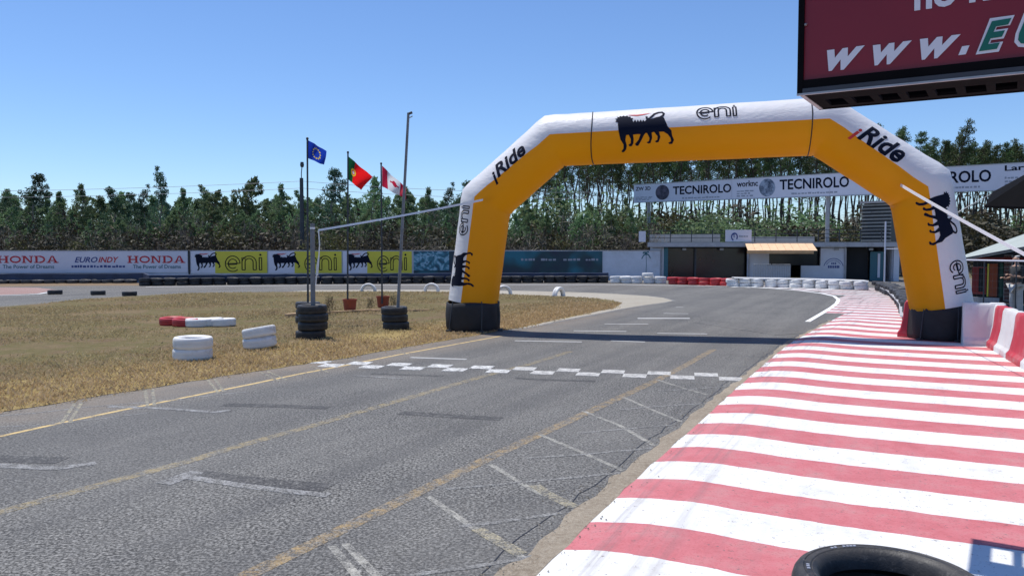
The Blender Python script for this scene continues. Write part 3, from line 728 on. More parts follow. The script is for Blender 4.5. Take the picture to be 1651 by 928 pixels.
# long tyre walls
def along(pts, step):
    out = []; rem = 0
    for a, b in zip(pts, pts[1:]):
        L = (b-a).length; t = (b-a).normalized(); s = rem
        while s < L: out.append(a+t*s); s += step
        rem = s-L
    return out
def tyre_wall(pts, kind, lab, group, rows=2, step=.60, jit=.05, sc=1.0):
    for p in along(pts, step):
        for r in range(rows):
            px_ = CX+F*p.x/p.y; sec_ = (' below '+where(px_)) if px_ < 986 else ''
            if 'arch leg' in group: sec_ = ', near part' if p.y < 25 else (', middle part' if p.y < 31 else ', far part')
            tyre(kind, (p.x+random.uniform(-jit, jit), p.y+random.uniform(-jit, jit), .095+.188*r), lab[r]+sec_, (random.uniform(-.07, .07), random.uniform(-.07, .07), random.random()*3), group, sc)
o2 = Vector((0, .35, 0))
bw = [G(228, 461)+o2, G(400, 459)+o2, G(600, 457.5)+o2, G(800, 456.5)+o2, G(985, 456)+o2]
tyre_wall(bw, 'b', ['lower-course black tyre of the long wall', 'upper-course black tyre of the long wall'], 'long black tyre wall')
lw = [G(-300, 462)+o2, G(0, 457.5)+o2, G(222, 456.5)+o2]
tyre_wall(lw, 'g', ['dark tyre of the single low course'], 'low dark tyres by the left wall', rows=1)
tyre_wall([G(993, 456.5)+o2, G(1083, 457.5)+o2], 'w', ['white tyre in the lower course left of the red tyre section', 'white tyre in the upper course left of the red tyre section'], 'white tyre wall section left of the red one')
tyre('w', tuple(G(1046, 457.3)+Vector((0, .35, .47))), 'single white tyre on top of the white section left of the red one')
tyre_wall([G(1088, 458.5)+o2, G(1180, 461.5)+o2], 'r', ['red tyre in the lower course of the red barrier section', 'red tyre in the upper course of the red barrier section'], 'red tyre wall section')
tyre_wall([G(1185, 462)+o2, G(1240, 463)+o2, G(1320, 465)+o2, G(1412, 468.5)+o2], 'w', ['white tyre in the lower course before the pit building', 'white tyre in the upper course before the pit building'], 'white tyre wall before the pit building')
tyre_wall([Vector((16.9, 36.5, 0)), Vector((15.2, 31.3, 0)), Vector((12.3, 24.4, 0)), Vector((9.95, 19.4, 0))], 'g', ['lower-course dark tyre of the row behind the arch leg', 'upper-course dark tyre of the row behind the arch leg'], 'dark tyre row behind the arch leg', jit=.08)
# belts lying on the tyre walls
def belt(name, pts, z0, z1, w, mat, label, cat='belt', wav=.03):
    P = along(pts, .45); mb = MB(); V = []; fs = []
    for i, p in enumerate(P):
        dz = random.uniform(-wav, wav); V += [(p.x, p.y-w/2-.02, z0+dz), (p.x, p.y-w/2, z1+dz*.5), (p.x, p.y+w/2, z1+.01+dz*.5), (p.x, p.y+w/2, z1-.02+dz*.5), (p.x, p.y-w/2+.02, z1-.02+dz*.5), (p.x, p.y-w/2, z0+dz)]
    for i in range(len(P)-1):
        for q in range(6): fs.append((i*6+q, (i+1)*6+q, (i+1)*6+(q+1) % 6, i*6+(q+1) % 6))
    fs += [tuple(range(5, -1, -1)), tuple((len(P)-1)*6+q for q in range(6))]
    mb.add(V, fs); o = mb.build(name, mat, label=label, cat=cat); return o
belt('tarpaulin', [p+Vector((0, .45, 0)) for p in lw]+[p+Vector((0, .55, 0)) for p in bw], .12, .52, .25, M['tarp'], 'long navy tarpaulin laid behind the black tyres at the wall foot', 'tarpaulin')
belt('rubber_belt', [G(1185, 462)+o2, G(1240, 463)+o2, G(1320, 465)+o2, G(1408, 468.5)+o2], .40, .445, .52, M['tyrew'], 'white rubber belt capping the white tyres before the pit building', 'belt', .02)
belt('rubber_belt', [Vector((16.6, 36.0, 0)), Vector((14.9, 31.3, 0)), Vector((12.0, 24.4, 0)), Vector((9.7, 19.6, 0))], .10, .2, .5, M['slab'], 'grey rubber belt lying along the dark tyre row', 'belt', .03)
# ================================================================ INFLATABLE ARCH
BL = Vector(((762-CX)/F*18.4, 18.4, 0)); BR = Vector(((1512-CX)/F*16.55, 16.55, 0))
AP = Plane(BL, BR); FN = AP.n.copy()
def ap(px, py):                                          # a point of the arch's mid-plane
    u, v = AP.uv(px, py); return AP.P(u, v)
ctl = [ap(761, 519), ap(763, 487), ap(784, 325), ap(894, 227), ap(1327, 204), ap(1483, 303), ap(1517, 493), ap(1513, 536)]
RAD = [.57, .575, .575, .57, .60, .60, .60, .57]
PHI = [16, 16, 16, 7, 7, -2, -10, -10]                   # where white meets orange, degrees outward from the front
cen = sum(ctl[1:-1], Vector())/6
def arch():
    root = empty('inflatable_arch', ((BL+BR)/2), label='white and orange inflatable arch spanning the race track', cat='inflatable arch')
    root.location = (0, 0, 0)
    P = ctl[1:7]; R = RAD[1:7]; PH = PHI[1:7]
    rings = []
    up = Vector((0, 0, 1))
    def frame(t):
        o = (FN.cross(t)).normalized()
        return o
    nW, nO = 18, 30
    V = []; stations = []
    for i in range(len(P)):
        a = P[i]
        if i == 0: t0 = t1 = (P[1]-P[0]).normalized()
        elif i == len(P)-1: t0 = t1 = (P[-1]-P[-2]).normalized()
        else: t0 = (P[i]-P[i-1]).normalized(); t1 = (P[i+1]-P[i]).normalized()
        if i in (0, len(P)-1): stations.append((a, t0, 1.0, R[i], PH[i]))
        else:
            tm = (t0+t1).normalized(); k = 1/max(.5, tm.dot(t0)); d = .14
            L0 = (P[i]-P[i-1]).length; L1 = (P[i+1]-P[i]).length
            stations.append((a-t0*.34, (t0*2.6+tm*.4).normalized(), 1.0, R[i], PH[i]))
            stations.append((a-t0*d, (t0+tm).normalized(), 1+(k-1)*.55, R[i], PH[i]))
            stations.append((a, tm, k*.985, R[i], PH[i]))
            stations.append((a+t1*d, (t1+tm).normalized(), 1+(k-1)*.55, R[i], PH[i]))
            stations.append((a+t1*.34, (t1*2.6+tm*.4).normalized(), 1.0, R[i], PH[i]))
        if i < len(P)-1:
            b = P[i+1]; n = 10
            for k in range(1, n):
                f = k/n; L = (b-a).length
                if f*L < .5 and i > 0 or (1-f)*L < .5 and i+1 < len(P)-1: continue
                stations.append((a.lerp(b, f), t1, 1.0+.006*math.sin(k*2.1), R[i]*(1-f)+R[i+1]*f, PH[i]*(1-f)+PH[i+1]*f))
    m = nW+nO
    for (c, t, k, r, ph) in stations:
        # outward direction in the arch plane, away from the arch's inside
        o = t.cross(FN).normalized()
        if o.dot(c-cen) < 0: o = -o
        ph = math.radians(ph)
        angs = [ph+(math.pi-2*ph)*j/nW for j in range(nW)]+[math.pi-ph+(math.pi+2*ph)*j/nO for j in range(nO)]
        for an in angs:
            dv = FN*math.cos(an)+o*math.sin(an)*k
            V.append(c+dv*r)
    fs = []; mi = []
    for i in range(len(stations)-1):
        for j in range(m):
            fs.append((i*m+j, i*m+(j+1) % m, (i+1)*m+(j+1) % m, (i+1)*m+j)); mi.append(0 if j < nW else 1)
    mb = MB(); mb.v = [tuple(v) for v in V]; mb.f = fs; mb.mi = mi
    body = mb.build('tube_body', [M['white_fab'], M['orange_fab']], root, smooth=True)
    bm = bmesh.new(); bm.from_mesh(body.data); bmesh.ops.recalc_face_normals(bm, faces=bm.faces); bm.to_mesh(body.data); bm.free()
    # black skirts
    for (b, tp, r, sgn) in ((ctl[0], ctl[1], .60, -1), (ctl[7], ctl[6], .575, 1)):
        b0 = Vector((b.x, b.y, .0)); n = 40; V = []; fs = []
        lv = [(0, .93), (.05, .99), (.2, 1.03), (.55, 1.045), (.85, 1.035), (1.0, 1.02), (1.015, .985)]
        for j, (f, k) in enumerate(lv):
            c = b0.lerp(tp, min(f, 1.0)); c.z = tp.z*f
            for q in range(n):
                an = 2*math.pi*q/n; kk = k*(1+.018*math.sin(q*1.7+j)+(.03*math.sin(5*an+j*.7) if j < 4 else .008*math.sin(7*an)))
                V.append(c+Vector((math.cos(an), math.sin(an), 0))*r*kk+Vector((0, 0, (.02*math.sin(3*an) if j > 4 else 0))))
        for j in range(len(lv)-1):
            for q in range(n): fs.append((j*n+q, j*n+(q+1) % n, (j+1)*n+(q+1) % n, (j+1)*n+q))
        MB().add(V, fs).build('base_skirt', M['black_fab'], root, smooth=True)
        mbs = MB()
        for an in ((-2.4, -1.2, -.3) if sgn < 0 else (-2.6, -1.5, -.5)):
            q = Vector((math.cos(an), math.sin(an), 0))
            mbs.tube([tp+q*r*1.0+Vector((0, 0, .05)), tp.lerp(b0, .3)+q*(r*1.06), b0+q*(r*1.12)+Vector((0, 0, .03))], .012, 6)
            mbs.box(tuple(b0+q*(r*1.14)+Vector((0, 0, .03))), (.12, .08, .06), an)
        mbs.build('ballast_cord', M['darksteel'], root)
    # seam rings across the beam
    for px0, px1 in ((952, 962), (1304, 1299)):
        c = ap((px0+px1)/2, 228 if px0 < 1000 else 207)
        t = (P[3]-P[2]).normalized(); o = t.cross(FN).normalized()
        if o.dot(c-cen) < 0: o = -o
        f = (c-P[2]).dot(t)/(P[3]-P[2]).length; c = P[2].lerp(P[3], f); r = (R[2]*(1-f)+R[3]*f)*1.004
        MB().tube([c+(FN*math.cos(a)+o*math.sin(a))*r+t*(.02*math.sin(2*a)) for a in [2*math.pi*i/36 for i in range(37)]], .012, 6, cap=False).build('seam_strap', M['black'], root)
    # prints
    def mapper(i, r0, r1, flip=1, eps=.006):
        a, b = P[i], P[i+1]; t = (b-a).normalized(); L = (b-a).length; o = t.cross(FN).normalized()
        if o.dot((a+b)/2-cen) < 0: o = -o
        def fn(s, q):                                     # s metres along, q metres of arc outward from the front
            f = s/L; r = r0*(1-f)+r1*f; an = q/r; return a+t*s+(FN*math.cos(an)+o*math.sin(an))*(r+eps)
        return fn, L
    fn, L = mapper(2, R[2], R[3])                         # the beam
    def sx(px, py):                                       # distance along a segment of a pixel on its mid-plane
        return None
    def along_s(i, px, py):
        t = (P[i+1]-P[i]).normalized(); return (ap(px, py)-P[i]).dot(t)
    s0 = along_s(2, 994, 222); s1 = along_s(2, 1086, 218)
    place(fit(dog2d(), (s0, -.42, s1, .50)), fn, 'dog_emblem', M['navy'], root, .09)
    place(fit(flame2d(), (s0+.26, .40, s0+.78, .47)), lambda x, y: fn(x, y), 'flame_print', M['redprint'], root, .12)
    place(fit(eni2d(), (along_s(2, 1121, 195), .20, along_s(2, 1185, 192), .60)), fn, 'eni_lettering', M['navy'], root, .09)
    # diagonals: the word between boundary and outer edge
    for i, (pa, pb), lo, hi in ((1, ((795, 285), (848, 238)), .10, .44), (3, ((1368, 212), (1445, 258)), .02, .46)):
        f2, L = mapper(i, R[i], R[i+1]); sa = along_s(i, *pa); sb = along_s(i, *pb); W = sb-sa
        st = fit(text2d('Ride', .03, .35), (sa+W*.13, lo, sb, hi))
        place(st, f2, 'ride_lettering', M['navy'], root, .09)
        place(fit(text2d('i', .03, .35), (sa, lo-.09, sa+W*.14, lo+.22)), f2, 'ride_initial', M['redprint'] if i == 3 else M['navy'], root, .09)
    # legs: left reads upward, right reads downward
    f3, L = mapper(0, R[0], R[1])
    la = lambda py: along_s(0, 775, py)
    place(fit(eni2d(), (la(383), .21, la(335), .56)), lambda x, y: f3(x, y), 'eni_lettering', M['navy'], root, .07)
    place(fit(dog2d(), (la(467), -.10, la(407), .66)), lambda x, y: f3(x, y), 'dog_emblem', M['navy'], root, .07)
    f4, L = mapper(4, R[4], R[5]); ra = lambda py: along_s(4, 1500, py)
    place(fit(eni2d(), (ra(423), .10, ra(476), .47)), lambda x, y: f4(x, y), 'eni_lettering', M['navy'], root, .07)
    place(fit(dog2d(), (ra(313), -.30, ra(394), .46)), lambda x, y: f4(x, y), 'dog_emblem', M['navy'], root, .07)
    # tether patches
    for i, (px, py) in ((1, (797, 322)), (4, (1440, 300))):
        u, v = AP.uv(px, py); c = AP.P(u, v, .50 if i == 1 else .46)
        MB().lathe([(0.0, .02), (.05, .018), (.07, 0), (0.0, 0)], 14, closed=False).build('tether_patch', M['web'], root).matrix_world = Matrix.Translation(c) @ FN.to_track_quat('Z', 'Y').to_matrix().to_4x4()
    return root
arch()
# straps
def strap(name, a, b, w, label, sag=.03, extra=None):
    a, b = Vector(a), Vector(b); n = 14; V = []; fs = []
    for i in range(n+1):
        f = i/n; p = a.lerp(b, f)-Vector((0, 0, sag*4*f*(1-f))); an = f*2.4-.5+.3
        q = Vector((0, math.sin(an)*.35, 1)).normalized()*w/2; k = Vector((0, -1, 0))*.0025
        V += [p+q+k, p-q+k, p-q-k, p+q-k]
    for i in range(n):
        for j in range(4): fs.append((4*i+j, 4*i+(j+1) % 4, 4*i+4+(j+1) % 4, 4*i+4+j))
    fs += [(3, 2, 1, 0), (4*n, 4*n+1, 4*n+2, 4*n+3)]
    mb = MB().add(V, fs)
    if extra: 
        for e in extra: mb.tube(e, .012, 6)
    return mb.build(name, M['web'], label=label, cat='strap')
u, v = AP.uv(797, 322); SA = AP.P(u, v, .5); SP = A(513, 371, 16.75)
strap('tether_strap', SA, SP+Vector((0, 0, .0)), .045, 'white tether strap running from the arch\'s left leg to the grey post', .02,
      [[SP+Vector((.02, -.05, 0)), SP+Vector((.04, -.06, -.3)), SP+Vector((.02, -.06, -.6)), SP+Vector((-.01, -.06, -.95))], [SP+Vector((.03, -.06, -.5)), SP+Vector((-.02, -.06, -.75)), SP+Vector((-.05, -.06, -1.15))]])
u, v = AP.uv(1440, 300); SB = AP.P(u, v, .46)
strap('tether_strap', SB, Vector((5.0, 4.5, .80)), .06, 'white tether strap running from the arch\'s right leg toward the barrier', .05)
# ================================================================ POSTS, FLAGS
def post(name, a, b, r0, r1, mat, root): return MB().tube([a, Vector(a).lerp(Vector(b), .5), b], [r0, (r0+r1)/2, r1], 12).build(name, mat, root, smooth=False)
rt = empty('grey_post', (0, 0, 0), label='thick grey post in the black tyre stack that holds the strap', cat='post')
o = post('post_shaft', (PA.x+.01, PA.y, .05), (PA.x+.02, PA.y, 2.42), .052, .048, M['dpole'], rt)
MB().tube([(PA.x+.02, PA.y, 2.30), (PA.x+.02, PA.y, 2.34)], .056, 12).build('post_collar', M['web'], rt)
rt = empty('leaning_pole', (0, 0, 0), label='tall grey leaning pole without a flag, in a tyre stack', cat='pole')
T = A(658.5, 182, 18.7); Bp = Vector((PL.x+.03, PL.y, .05)); B2 = A(643, 470, 18.7)
d = (T-B2); Bp = B2-d*((B2.z-.05)/d.z)
autosmooth(post('pole_shaft', Bp, T, .04, .03, M['dpole'], rt))
MB().tube([T+Vector((-.02, 0, -.03)), T+Vector((.09, 0, .01))], .03, 8).build('pole_cap', M['darksteel'], rt)
MB().tube([T+Vector((.03, -.03, -.12)), T+Vector((.10, -.03, -.08))], .012, 6).build('pulley', M['steel'], rt)
def flag_mesh(pts, nu, nv, amp, ph, fn, thick=.004):
    # pts: hoist top, hoist bottom, fly bottom, fly top (world); fn(u,v)->material index
    V = []; fs = []; mi = []
    a, b, c, d_ = [Vector(p) for p in pts]
    for i in range(nu+1):
        u = i/nu
        for j in range(nv+1):
            v = j/nv; p = (a*(1-v)+b*v)*(1-u)+(d_*(1-v)+c*v)*u
            w = amp*math.sin(u*7+v*3.2+ph)*min(1, u*3)
            p = p+Vector((0, w, .25*w*math.sin(v*2+u*4))); V.append(p)
    for i in range(nu):
        for j in range(nv):
            k = i*(nv+1)+j; fs.append((k, k+nv+1, k+nv+2, k+1)); mi.append(fn((i+.5)/nu, (j+.5)/nv))
    mb = MB(); mb.v = [tuple(x) for x in V]; mb.f = fs; mb.mi = mi; return mb
def cloth(name, c):
    s = N(name); s.col(c); s.p(Roughness=.85); tr = s.n('BsdfTranslucent'); tr.inputs[0].default_value = (*c, 1); mx = s.n('MixShader'); mx.inputs[0].default_value = .55
    s.l(s.b.outputs[0], mx.inputs[1]); s.l(tr.outputs[0], mx.inputs[2]); s.l(mx.outputs[0], s.t.nodes['Material Output'].inputs[0]); return s.m
cB = cloth('blue_flag_cloth', (.012, .05, .42)); cY = cloth('gold_flag_cloth', (.8, .62, .05)); cG = cloth('green_flag_cloth', (.01, .10, .03)); cR = cloth('red_flag_cloth', (.85, .012, .015)); cW = cloth('white_flag_cloth', (.8, .8, .82)); cP = cloth('crimson_flag_cloth', (.55, .02, .06))
def flagpole(px, ptop, Y, zb, label, r=.028):
    T = A(px[0], ptop, Y); B = A(px[1], 480, Y); d = T-B; Bt = B-d*((B.z-zb)/d.z)
    rt = empty('flagpole', (0, 0, 0), label=label, cat='flagpole', group='three thin flagpoles')
    autosmooth(MB().tube([Bt, T], [r, r*.8], 10).build('pole_shaft', M['darksteel'], rt)); MB().lathe([(0, .05), (.03, .03), (.036, 0), (.02, -.03), (0, -.035)], 12, c=tuple(T), closed=False).build('finial', M['darksteel'], rt)
    return T
def quadpx(l, Y, dys): return [A(x, y, Y+dy) for (x, y), dy in zip(l, dys)]
flagpole((495.5, 496.5), 224, 20.3, .1, 'dark flagpole flying the blue flag with stars')
def stars(u, v):
    for k in range(12):
        a = 2*math.pi*k/12
        if (u-.5-.2*math.cos(a))**2+((v-.5-.3*math.sin(a))*.9)**2 < .0016: return 1
    return 0
rt = empty('blue_flag', (0, 0, 0), label='blue flag with a ring of small stars, highest of the three flags', cat='flag')
flag_mesh(quadpx([(496.5, 226), (496.5, 255), (523, 266), (526, 243)], 20.3, [0, 0, .15, .2]), 60, 40, .05, 0, stars).build('flag_cloth', [cB, cY], rt, smooth=True)
flagpole((561, 560.5), 246, 23.7, .15, 'dark flagpole in a terracotta bucket flying the green and red flag')
rt = empty('green_red_flag', (0, 0, 0), label='green and red flag with a yellow crest, middle of the three', cat='flag')
def pt(u, v):
    d = math.hypot((u-.29), (v-.5)*.75)
    if d < .055: return 3
    if d < .085: return 1
    if d < .13: return 2
    return 0 if u < .30 else 1
flag_mesh([A(561.5, 252, 23.7), A(561.5, 289, 23.7), A(583, 307, 23.9), A(600, 284, 24.0)], 60, 40, .07, 1.0, pt).build('flag_cloth', [cG, cR, cY, cW], rt, smooth=True)
flagpole((614.5, 616), 264, 25.1, .15, 'dark flagpole in a terracotta bucket flying the red and white flag')
rt = empty('red_white_flag', (0, 0, 0), label='red and white flag drooping in front of the tall leaning pole', cat='flag')
def rw(u, v):
    if u < .24: return 1
    if u > .74: return 1
    if math.hypot((u-.5), (v-.45)*.5) < .085 or abs(v-.45) < .05 and .34 < u < .66: return 1
    return 0
flag_mesh([A(616, 267, 25.1), A(616, 300, 25.1), A(655, 322, 25.3), A(655, 303, 25.5)], 60, 40, .10, 2.1, rw).build('flag_cloth', [cW, cP], rt, smooth=True)
def bucket(px, py, label):
    q = G(px, py); c = (q.x, q.y+.2, 0); rt = empty('bucket', c, label=label, cat='bucket', group='two terracotta buckets holding flagpoles')
    MB().lathe([(0, .0), (.165, .0), (.2, .33), (.215, .33), (.215, .38), (.19, .38), (.17, .05), (0, .05)], 24, closed=False).build('bucket_wall', M['terracotta'], rt, smooth=False)
    MB().lathe([(0, .31), (.188, .31), (.186, .30)], 20, closed=False).build('concrete_fill', M['slab'], rt)
bucket(562, 503, 'terracotta bucket of concrete at the foot of the middle flagpole')
bucket(616, 497, 'terracotta bucket of concrete at the foot of the third flagpole')
# planks on the grass
def plank(a, b, w, h, label, z=.05):
    a, b = G(*a), G(*b); c = (a+b)/2; d = b-a; o = MB().box((0, 0, 0), (d.length, w, h)).build('plank', M['plank'], label=label, cat='plank', group='planks on the infield')
    o.location = (c.x, c.y, z); o.rotation_euler = (0, random.uniform(-.01, .01), math.atan2(d.y, d.x)); return bevel(o, .006)
plank((461, 511), (515, 507), .16, .09, 'short thick orange-brown plank sticking out left of the black tyres')
plank((515, 507), (640, 499), .09, .035, 'long thin pale plank lying between the two tyre stacks')
plank((600, 503), (692, 501.5), .08, .03, 'thin plank lying on the grass behind the right tyre stack')
# ================================================================ FAR WALL AND BANNERS
WP = Plane(A(0, 450, 43.6), A(1066, 450, 47.8))
def quad_box(pl, x0, y0, x1, y1, depth, name, mat, parent, d=0.0, zb=None, **k):
    u0 = pl.uv(x0, (y0+y1)/2)[0]; u1 = pl.uv(x1, (y0+y1)/2)[0]; xm = (x0+x1)/2; vt = pl.uv(xm, y0)[1]; vb = pl.uv(xm, y1)[1] if zb is None else zb
    return wbox(pl, u0, vb, u1, vt, depth, name, mat, parent, d, **k)
def wbox(pl, u0, v0, u1, v1, depth, name, mat, parent, d=0.0, **k):
    V = []
    for dd in (d, d-depth):
        for (a, b) in ((u0, v0), (u1, v0), (u1, v1), (u0, v1)): V.append(pl.P(a, b, dd))
    return MB().add(V, [(0, 1, 2, 3), (7, 6, 5, 4), (0, 4, 5, 1), (1, 5, 6, 2), (2, 6, 7, 3), (3, 7, 4, 0)]).build(name, mat, parent, **k)
rt = empty('boundary_wall', tuple(WP.P(20, 0)), label='long low white boundary wall behind the tyre wall', cat='wall'); rt.location = (0, 0, 0)
wbox(WP, -24, -.02, WP.uv(1064, 420)[0], 1.72, .2, 'wall_body', M['wall'], rt)
wbox(WP, -24, 1.72, WP.uv(1064, 420)[0], 1.78, .26, 'coping', M['slab'], rt, .03)
# small palm painted on the wall's end
palm = join2d(ribbon2d([(0, 0), (.03, .5), (0, 1.0)], .05), *[ribbon2d([(0, 1.0)]+[(math.cos(a)*r*.42, 1+math.sin(a)*.16*r*3-.28*r*r) for r in (.3, .6, 1.0)], .07) for a in (.2, .9, 1.7, 2.4, 3.0)])
on_wall(WP, palm, (1034, 402, 1049, 444), 'palm_print', M['teal'], rt, .012)
# extension of banners is on the wall
def banner(x0, x1, mat, label, y0=405, y1=440, group='banners on the boundary wall'):
    rt = empty('banner', (0, 0, 0), label=label, cat='banner', group=group)
    quad_box(WP, x0, y0, x1, y1, .02, 'banner_sheet', mat, rt, .045); return rt
# slab-serif letters for the red word
def slab(ch):
    b = lambda x0, y0, x1, y1: ([(x0, y0), (x1, y0), (x1, y1), (x0, y1)], [(0, 1, 2, 3)])
    if ch == 'H': return join2d(b(.15, .1, .42, .9), b(1.0, .1, 1.27, .9), b(.42, .42, 1.0, .58), b(0, 0, .57, .12), b(0, .88, .57, 1), b(.85, 0, 1.42, .12), b(.85, .88, 1.42, 1))
    if ch == 'O': return join2d(ribbon2d(arc(.72, .5, .58, .41, 0, 360, 20), .2))
    if ch == 'N': return join2d(b(.15, .1, .36, .9), b(1.06, .1, 1.22, .9), poly2d([(.15, 1), (.45, 1), (1.22, 0), (1.0, 0)]), b(0, 0, .5, .12), b(.9, .88, 1.4, 1), b(0, .88, .4, 1))
    if ch == 'D': return join2d(b(.15, .1, .42, .9), b(0, 0, .7, .12), b(0, .88, .7, 1), ribbon2d(arc(.66, .5, .58, .43, -90, 90, 12), .2))
    return join2d(poly2d([(.15, .1), (.36, .1), (.72, .92), (1.0, .1), (1.3, .1), (.86, 1), (.58, 1)]), b(.4, .28, 1.05, .4), b(0, 0, .52, .12), b(.85, 0, 1.48, .12))
def slabword(w):
    g = []; x = 0
    for c in w: v, f = slab(c); g.append(([(a+x, b) for a, b in v], f)); x += 1.5
    return join2d(*g)
rt = banner(-330, 303, M['lilac'], 'long pale banner with HONDA twice and EUROINDY between them', 405.5, 440)
for x0, x1 in ((-4, 95), (206, 299)):
    on_wall(WP, slabword('HONDA'), (x0, 412, x1, 424), 'honda_lettering', M['redtext'], rt, .056)
    on_wall(WP, text2d('The Power of Dreams', .01), (x0+9, 426.5, x1-7, 432.5), 'slogan_lettering', M['teal'], rt, .056)
on_wall(WP, text2d('EURO', .02, .3), (121, 414, 158, 423), 'euro_lettering', M['blue_text'], rt, .056)
on_wall(WP, text2d('INDY', .02, .3), (159, 414, 192, 423), 'indy_lettering', M['redtext'], rt, .056)
on_wall(WP, dashes(16, 3), (116, 427, 202, 431), 'small_print', M['blue_text'], rt, .056)
quad_box(WP, 304, 403.5, 306.5, 442, .06, 'banner_post', M['black'], rt, .07)
for (x0, xm, x1, lb) in ((308, 347, 431, 'yellow banner with black dog and eni, left of the three, beside the pale banner'), (433, 475, 551, 'yellow banner with black dog and eni, partly behind the grey post'), (553, 592, 664, 'yellow banner with black dog and eni, right of the three, beside the teal banner')):
    rt = empty('banner', (0, 0, 0), label=lb, cat='banner', group='three yellow banners')
    quad_box(WP, x0, 405, xm, 440, .02, 'white_sheet', M['lilac'], rt, .045)
    quad_box(WP, xm, 405, x1, 440, .02, 'yellow_sheet', M['yellowb'], rt, .045)
    on_wall(WP, dog2d(), (x0+6, 407, xm+9, 436), 'dog_emblem', M['navy'], rt, .057)
    on_wall(WP, flame2d(), (x0+13, 408, x0+30, 410.5), 'flame_print', M['redprint'], rt, .060)
    on_wall(WP, eni2d(.06, .10), (xm+16, 409, min(x1-8, xm+78), 438), 'eni_lettering', M['navy'], rt, .057)
def spray():
    s = N('teal_spray_print'); v = s.pos(); w = s.n('TexNoise'); w.inputs['Scale'].default_value = 1.6; w.inputs['Detail'].default_value = 6; w.inputs['Distortion'].default_value = 2.0; s.l(v, w.inputs['Vector'])
    s.col(s.ramp(w.outputs[0], [(.35, (.015, .06, .10)), (.5, (.04, .2, .28)), (.6, (.30, .5, .62)), (.7, (.03, .12, .18))])); s.p(Roughness=.5); return s.m
def tealgrad():
    s = N('teal_navy_print'); v = s.pos(); w = s.noise(v, .5, 2); s.col(s.ramp(w, [(.38, (.012, .02, .05)), (.5, (.008, .045, .06)), (.62, (.01, .14, .20))])); s.p(Roughness=.5); return s.m
rt = banner(667, 971, tealgrad(), 'dark teal and navy banner with small pale text, behind the arch leg')
quad_box(WP, 667, 405.5, 724, 435.5, .01, 'spray_print', spray(), rt, .057)
for a, b, s_ in ((840, 862, 1), (872, 896, 2), (908, 935, 3), (944, 964, 4)): on_wall(WP, dashes(4, s_), (a, 416.5, b, 420), 'small_print', M['greytext'], rt, .059)
# ================================================================ PIT BUILDING
BPn = Plane(A(1030, 420, 48.2), A(1460, 420, 45.6))
def bx_(x0, y0, x1, y1, depth, name, mat, rt, d=0.0, zb=None): return quad_box(BPn, x0, y0, x1, y1, depth, name, mat, rt, d, zb)
rt = empty('pit_building', (0, 0, 0), label='low white pit building with roof terrace behind the white tyres', cat='building')
U = lambda x, y=420: BPn.uv(x, y)[0]
uL, uR = U(1052), U(1446)
# walls between openings
zt = 1.98
for a, b in ((1048, 1070), (1205, 1240), (1323, 1364), (1441, 1450)): wbox(BPn, U(a), 0, U(b), zt, .25, 'wall', M['bwall'], rt, 0)
wbox(BPn, U(1240), 0, U(1275), BPn.uv(1260, 428)[1], .25, 'wall', M['bwall'], rt, 0)
wbox(BPn, U(1292), 0, U(1323), BPn.uv(1300, 428)[1], .25, 'wall', M['bwall'], rt, 0)
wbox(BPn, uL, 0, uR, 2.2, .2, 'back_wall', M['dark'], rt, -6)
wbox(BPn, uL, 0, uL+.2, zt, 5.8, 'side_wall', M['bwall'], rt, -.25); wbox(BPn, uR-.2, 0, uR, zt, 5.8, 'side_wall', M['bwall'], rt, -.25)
for a, b in ((1120, 1123), (1232, 1240)): wbox(BPn, U(a), 0, U(b), zt, .1, 'door_frame', M['darksteel'], rt, -.3)
wbox(BPn, U(1070), 0.0, U(1077), zt-.02, .12, 'door_frame', M['teal'], rt, -.05)
wbox(BPn, U(1361), 0.0, U(1364.5), zt-.03, .08, 'door_frame', M['slab'], rt, .03)
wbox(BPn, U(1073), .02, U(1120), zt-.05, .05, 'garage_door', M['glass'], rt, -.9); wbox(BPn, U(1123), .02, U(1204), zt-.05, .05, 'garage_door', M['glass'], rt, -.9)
wbox(BPn, U(1240), BPn.uv(1260, 428)[1]+.02, U(1323), zt-.05, .04, 'kiosk_window', M['glass'], rt, -.5)
wbox(BPn, U(1238), BPn.uv(1260, 428)[1], U(1275), BPn.uv(1260, 428)[1]+.05, .3, 'counter', M['slab'], rt, .05)
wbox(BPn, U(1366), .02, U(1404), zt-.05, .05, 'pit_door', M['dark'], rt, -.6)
wbox(BPn, U(1406), .02, U(1428), 1.7, .05, 'door_poster', M['teal'], rt, -.4); wbox(BPn, U(1418), .2, U(1422), 1.6, .03, 'poster_strip', M['lilac'], rt, -.36)
wbox(BPn, uL-.3, zt, uR+.3, zt+.23, 6.6, 'roof_slab', M['slab'], rt, .35)
wbox(BPn, uL-.3, zt+.23, uR+.3, zt+.28, .12, 'roof_edge', M['rail'], rt, .33)
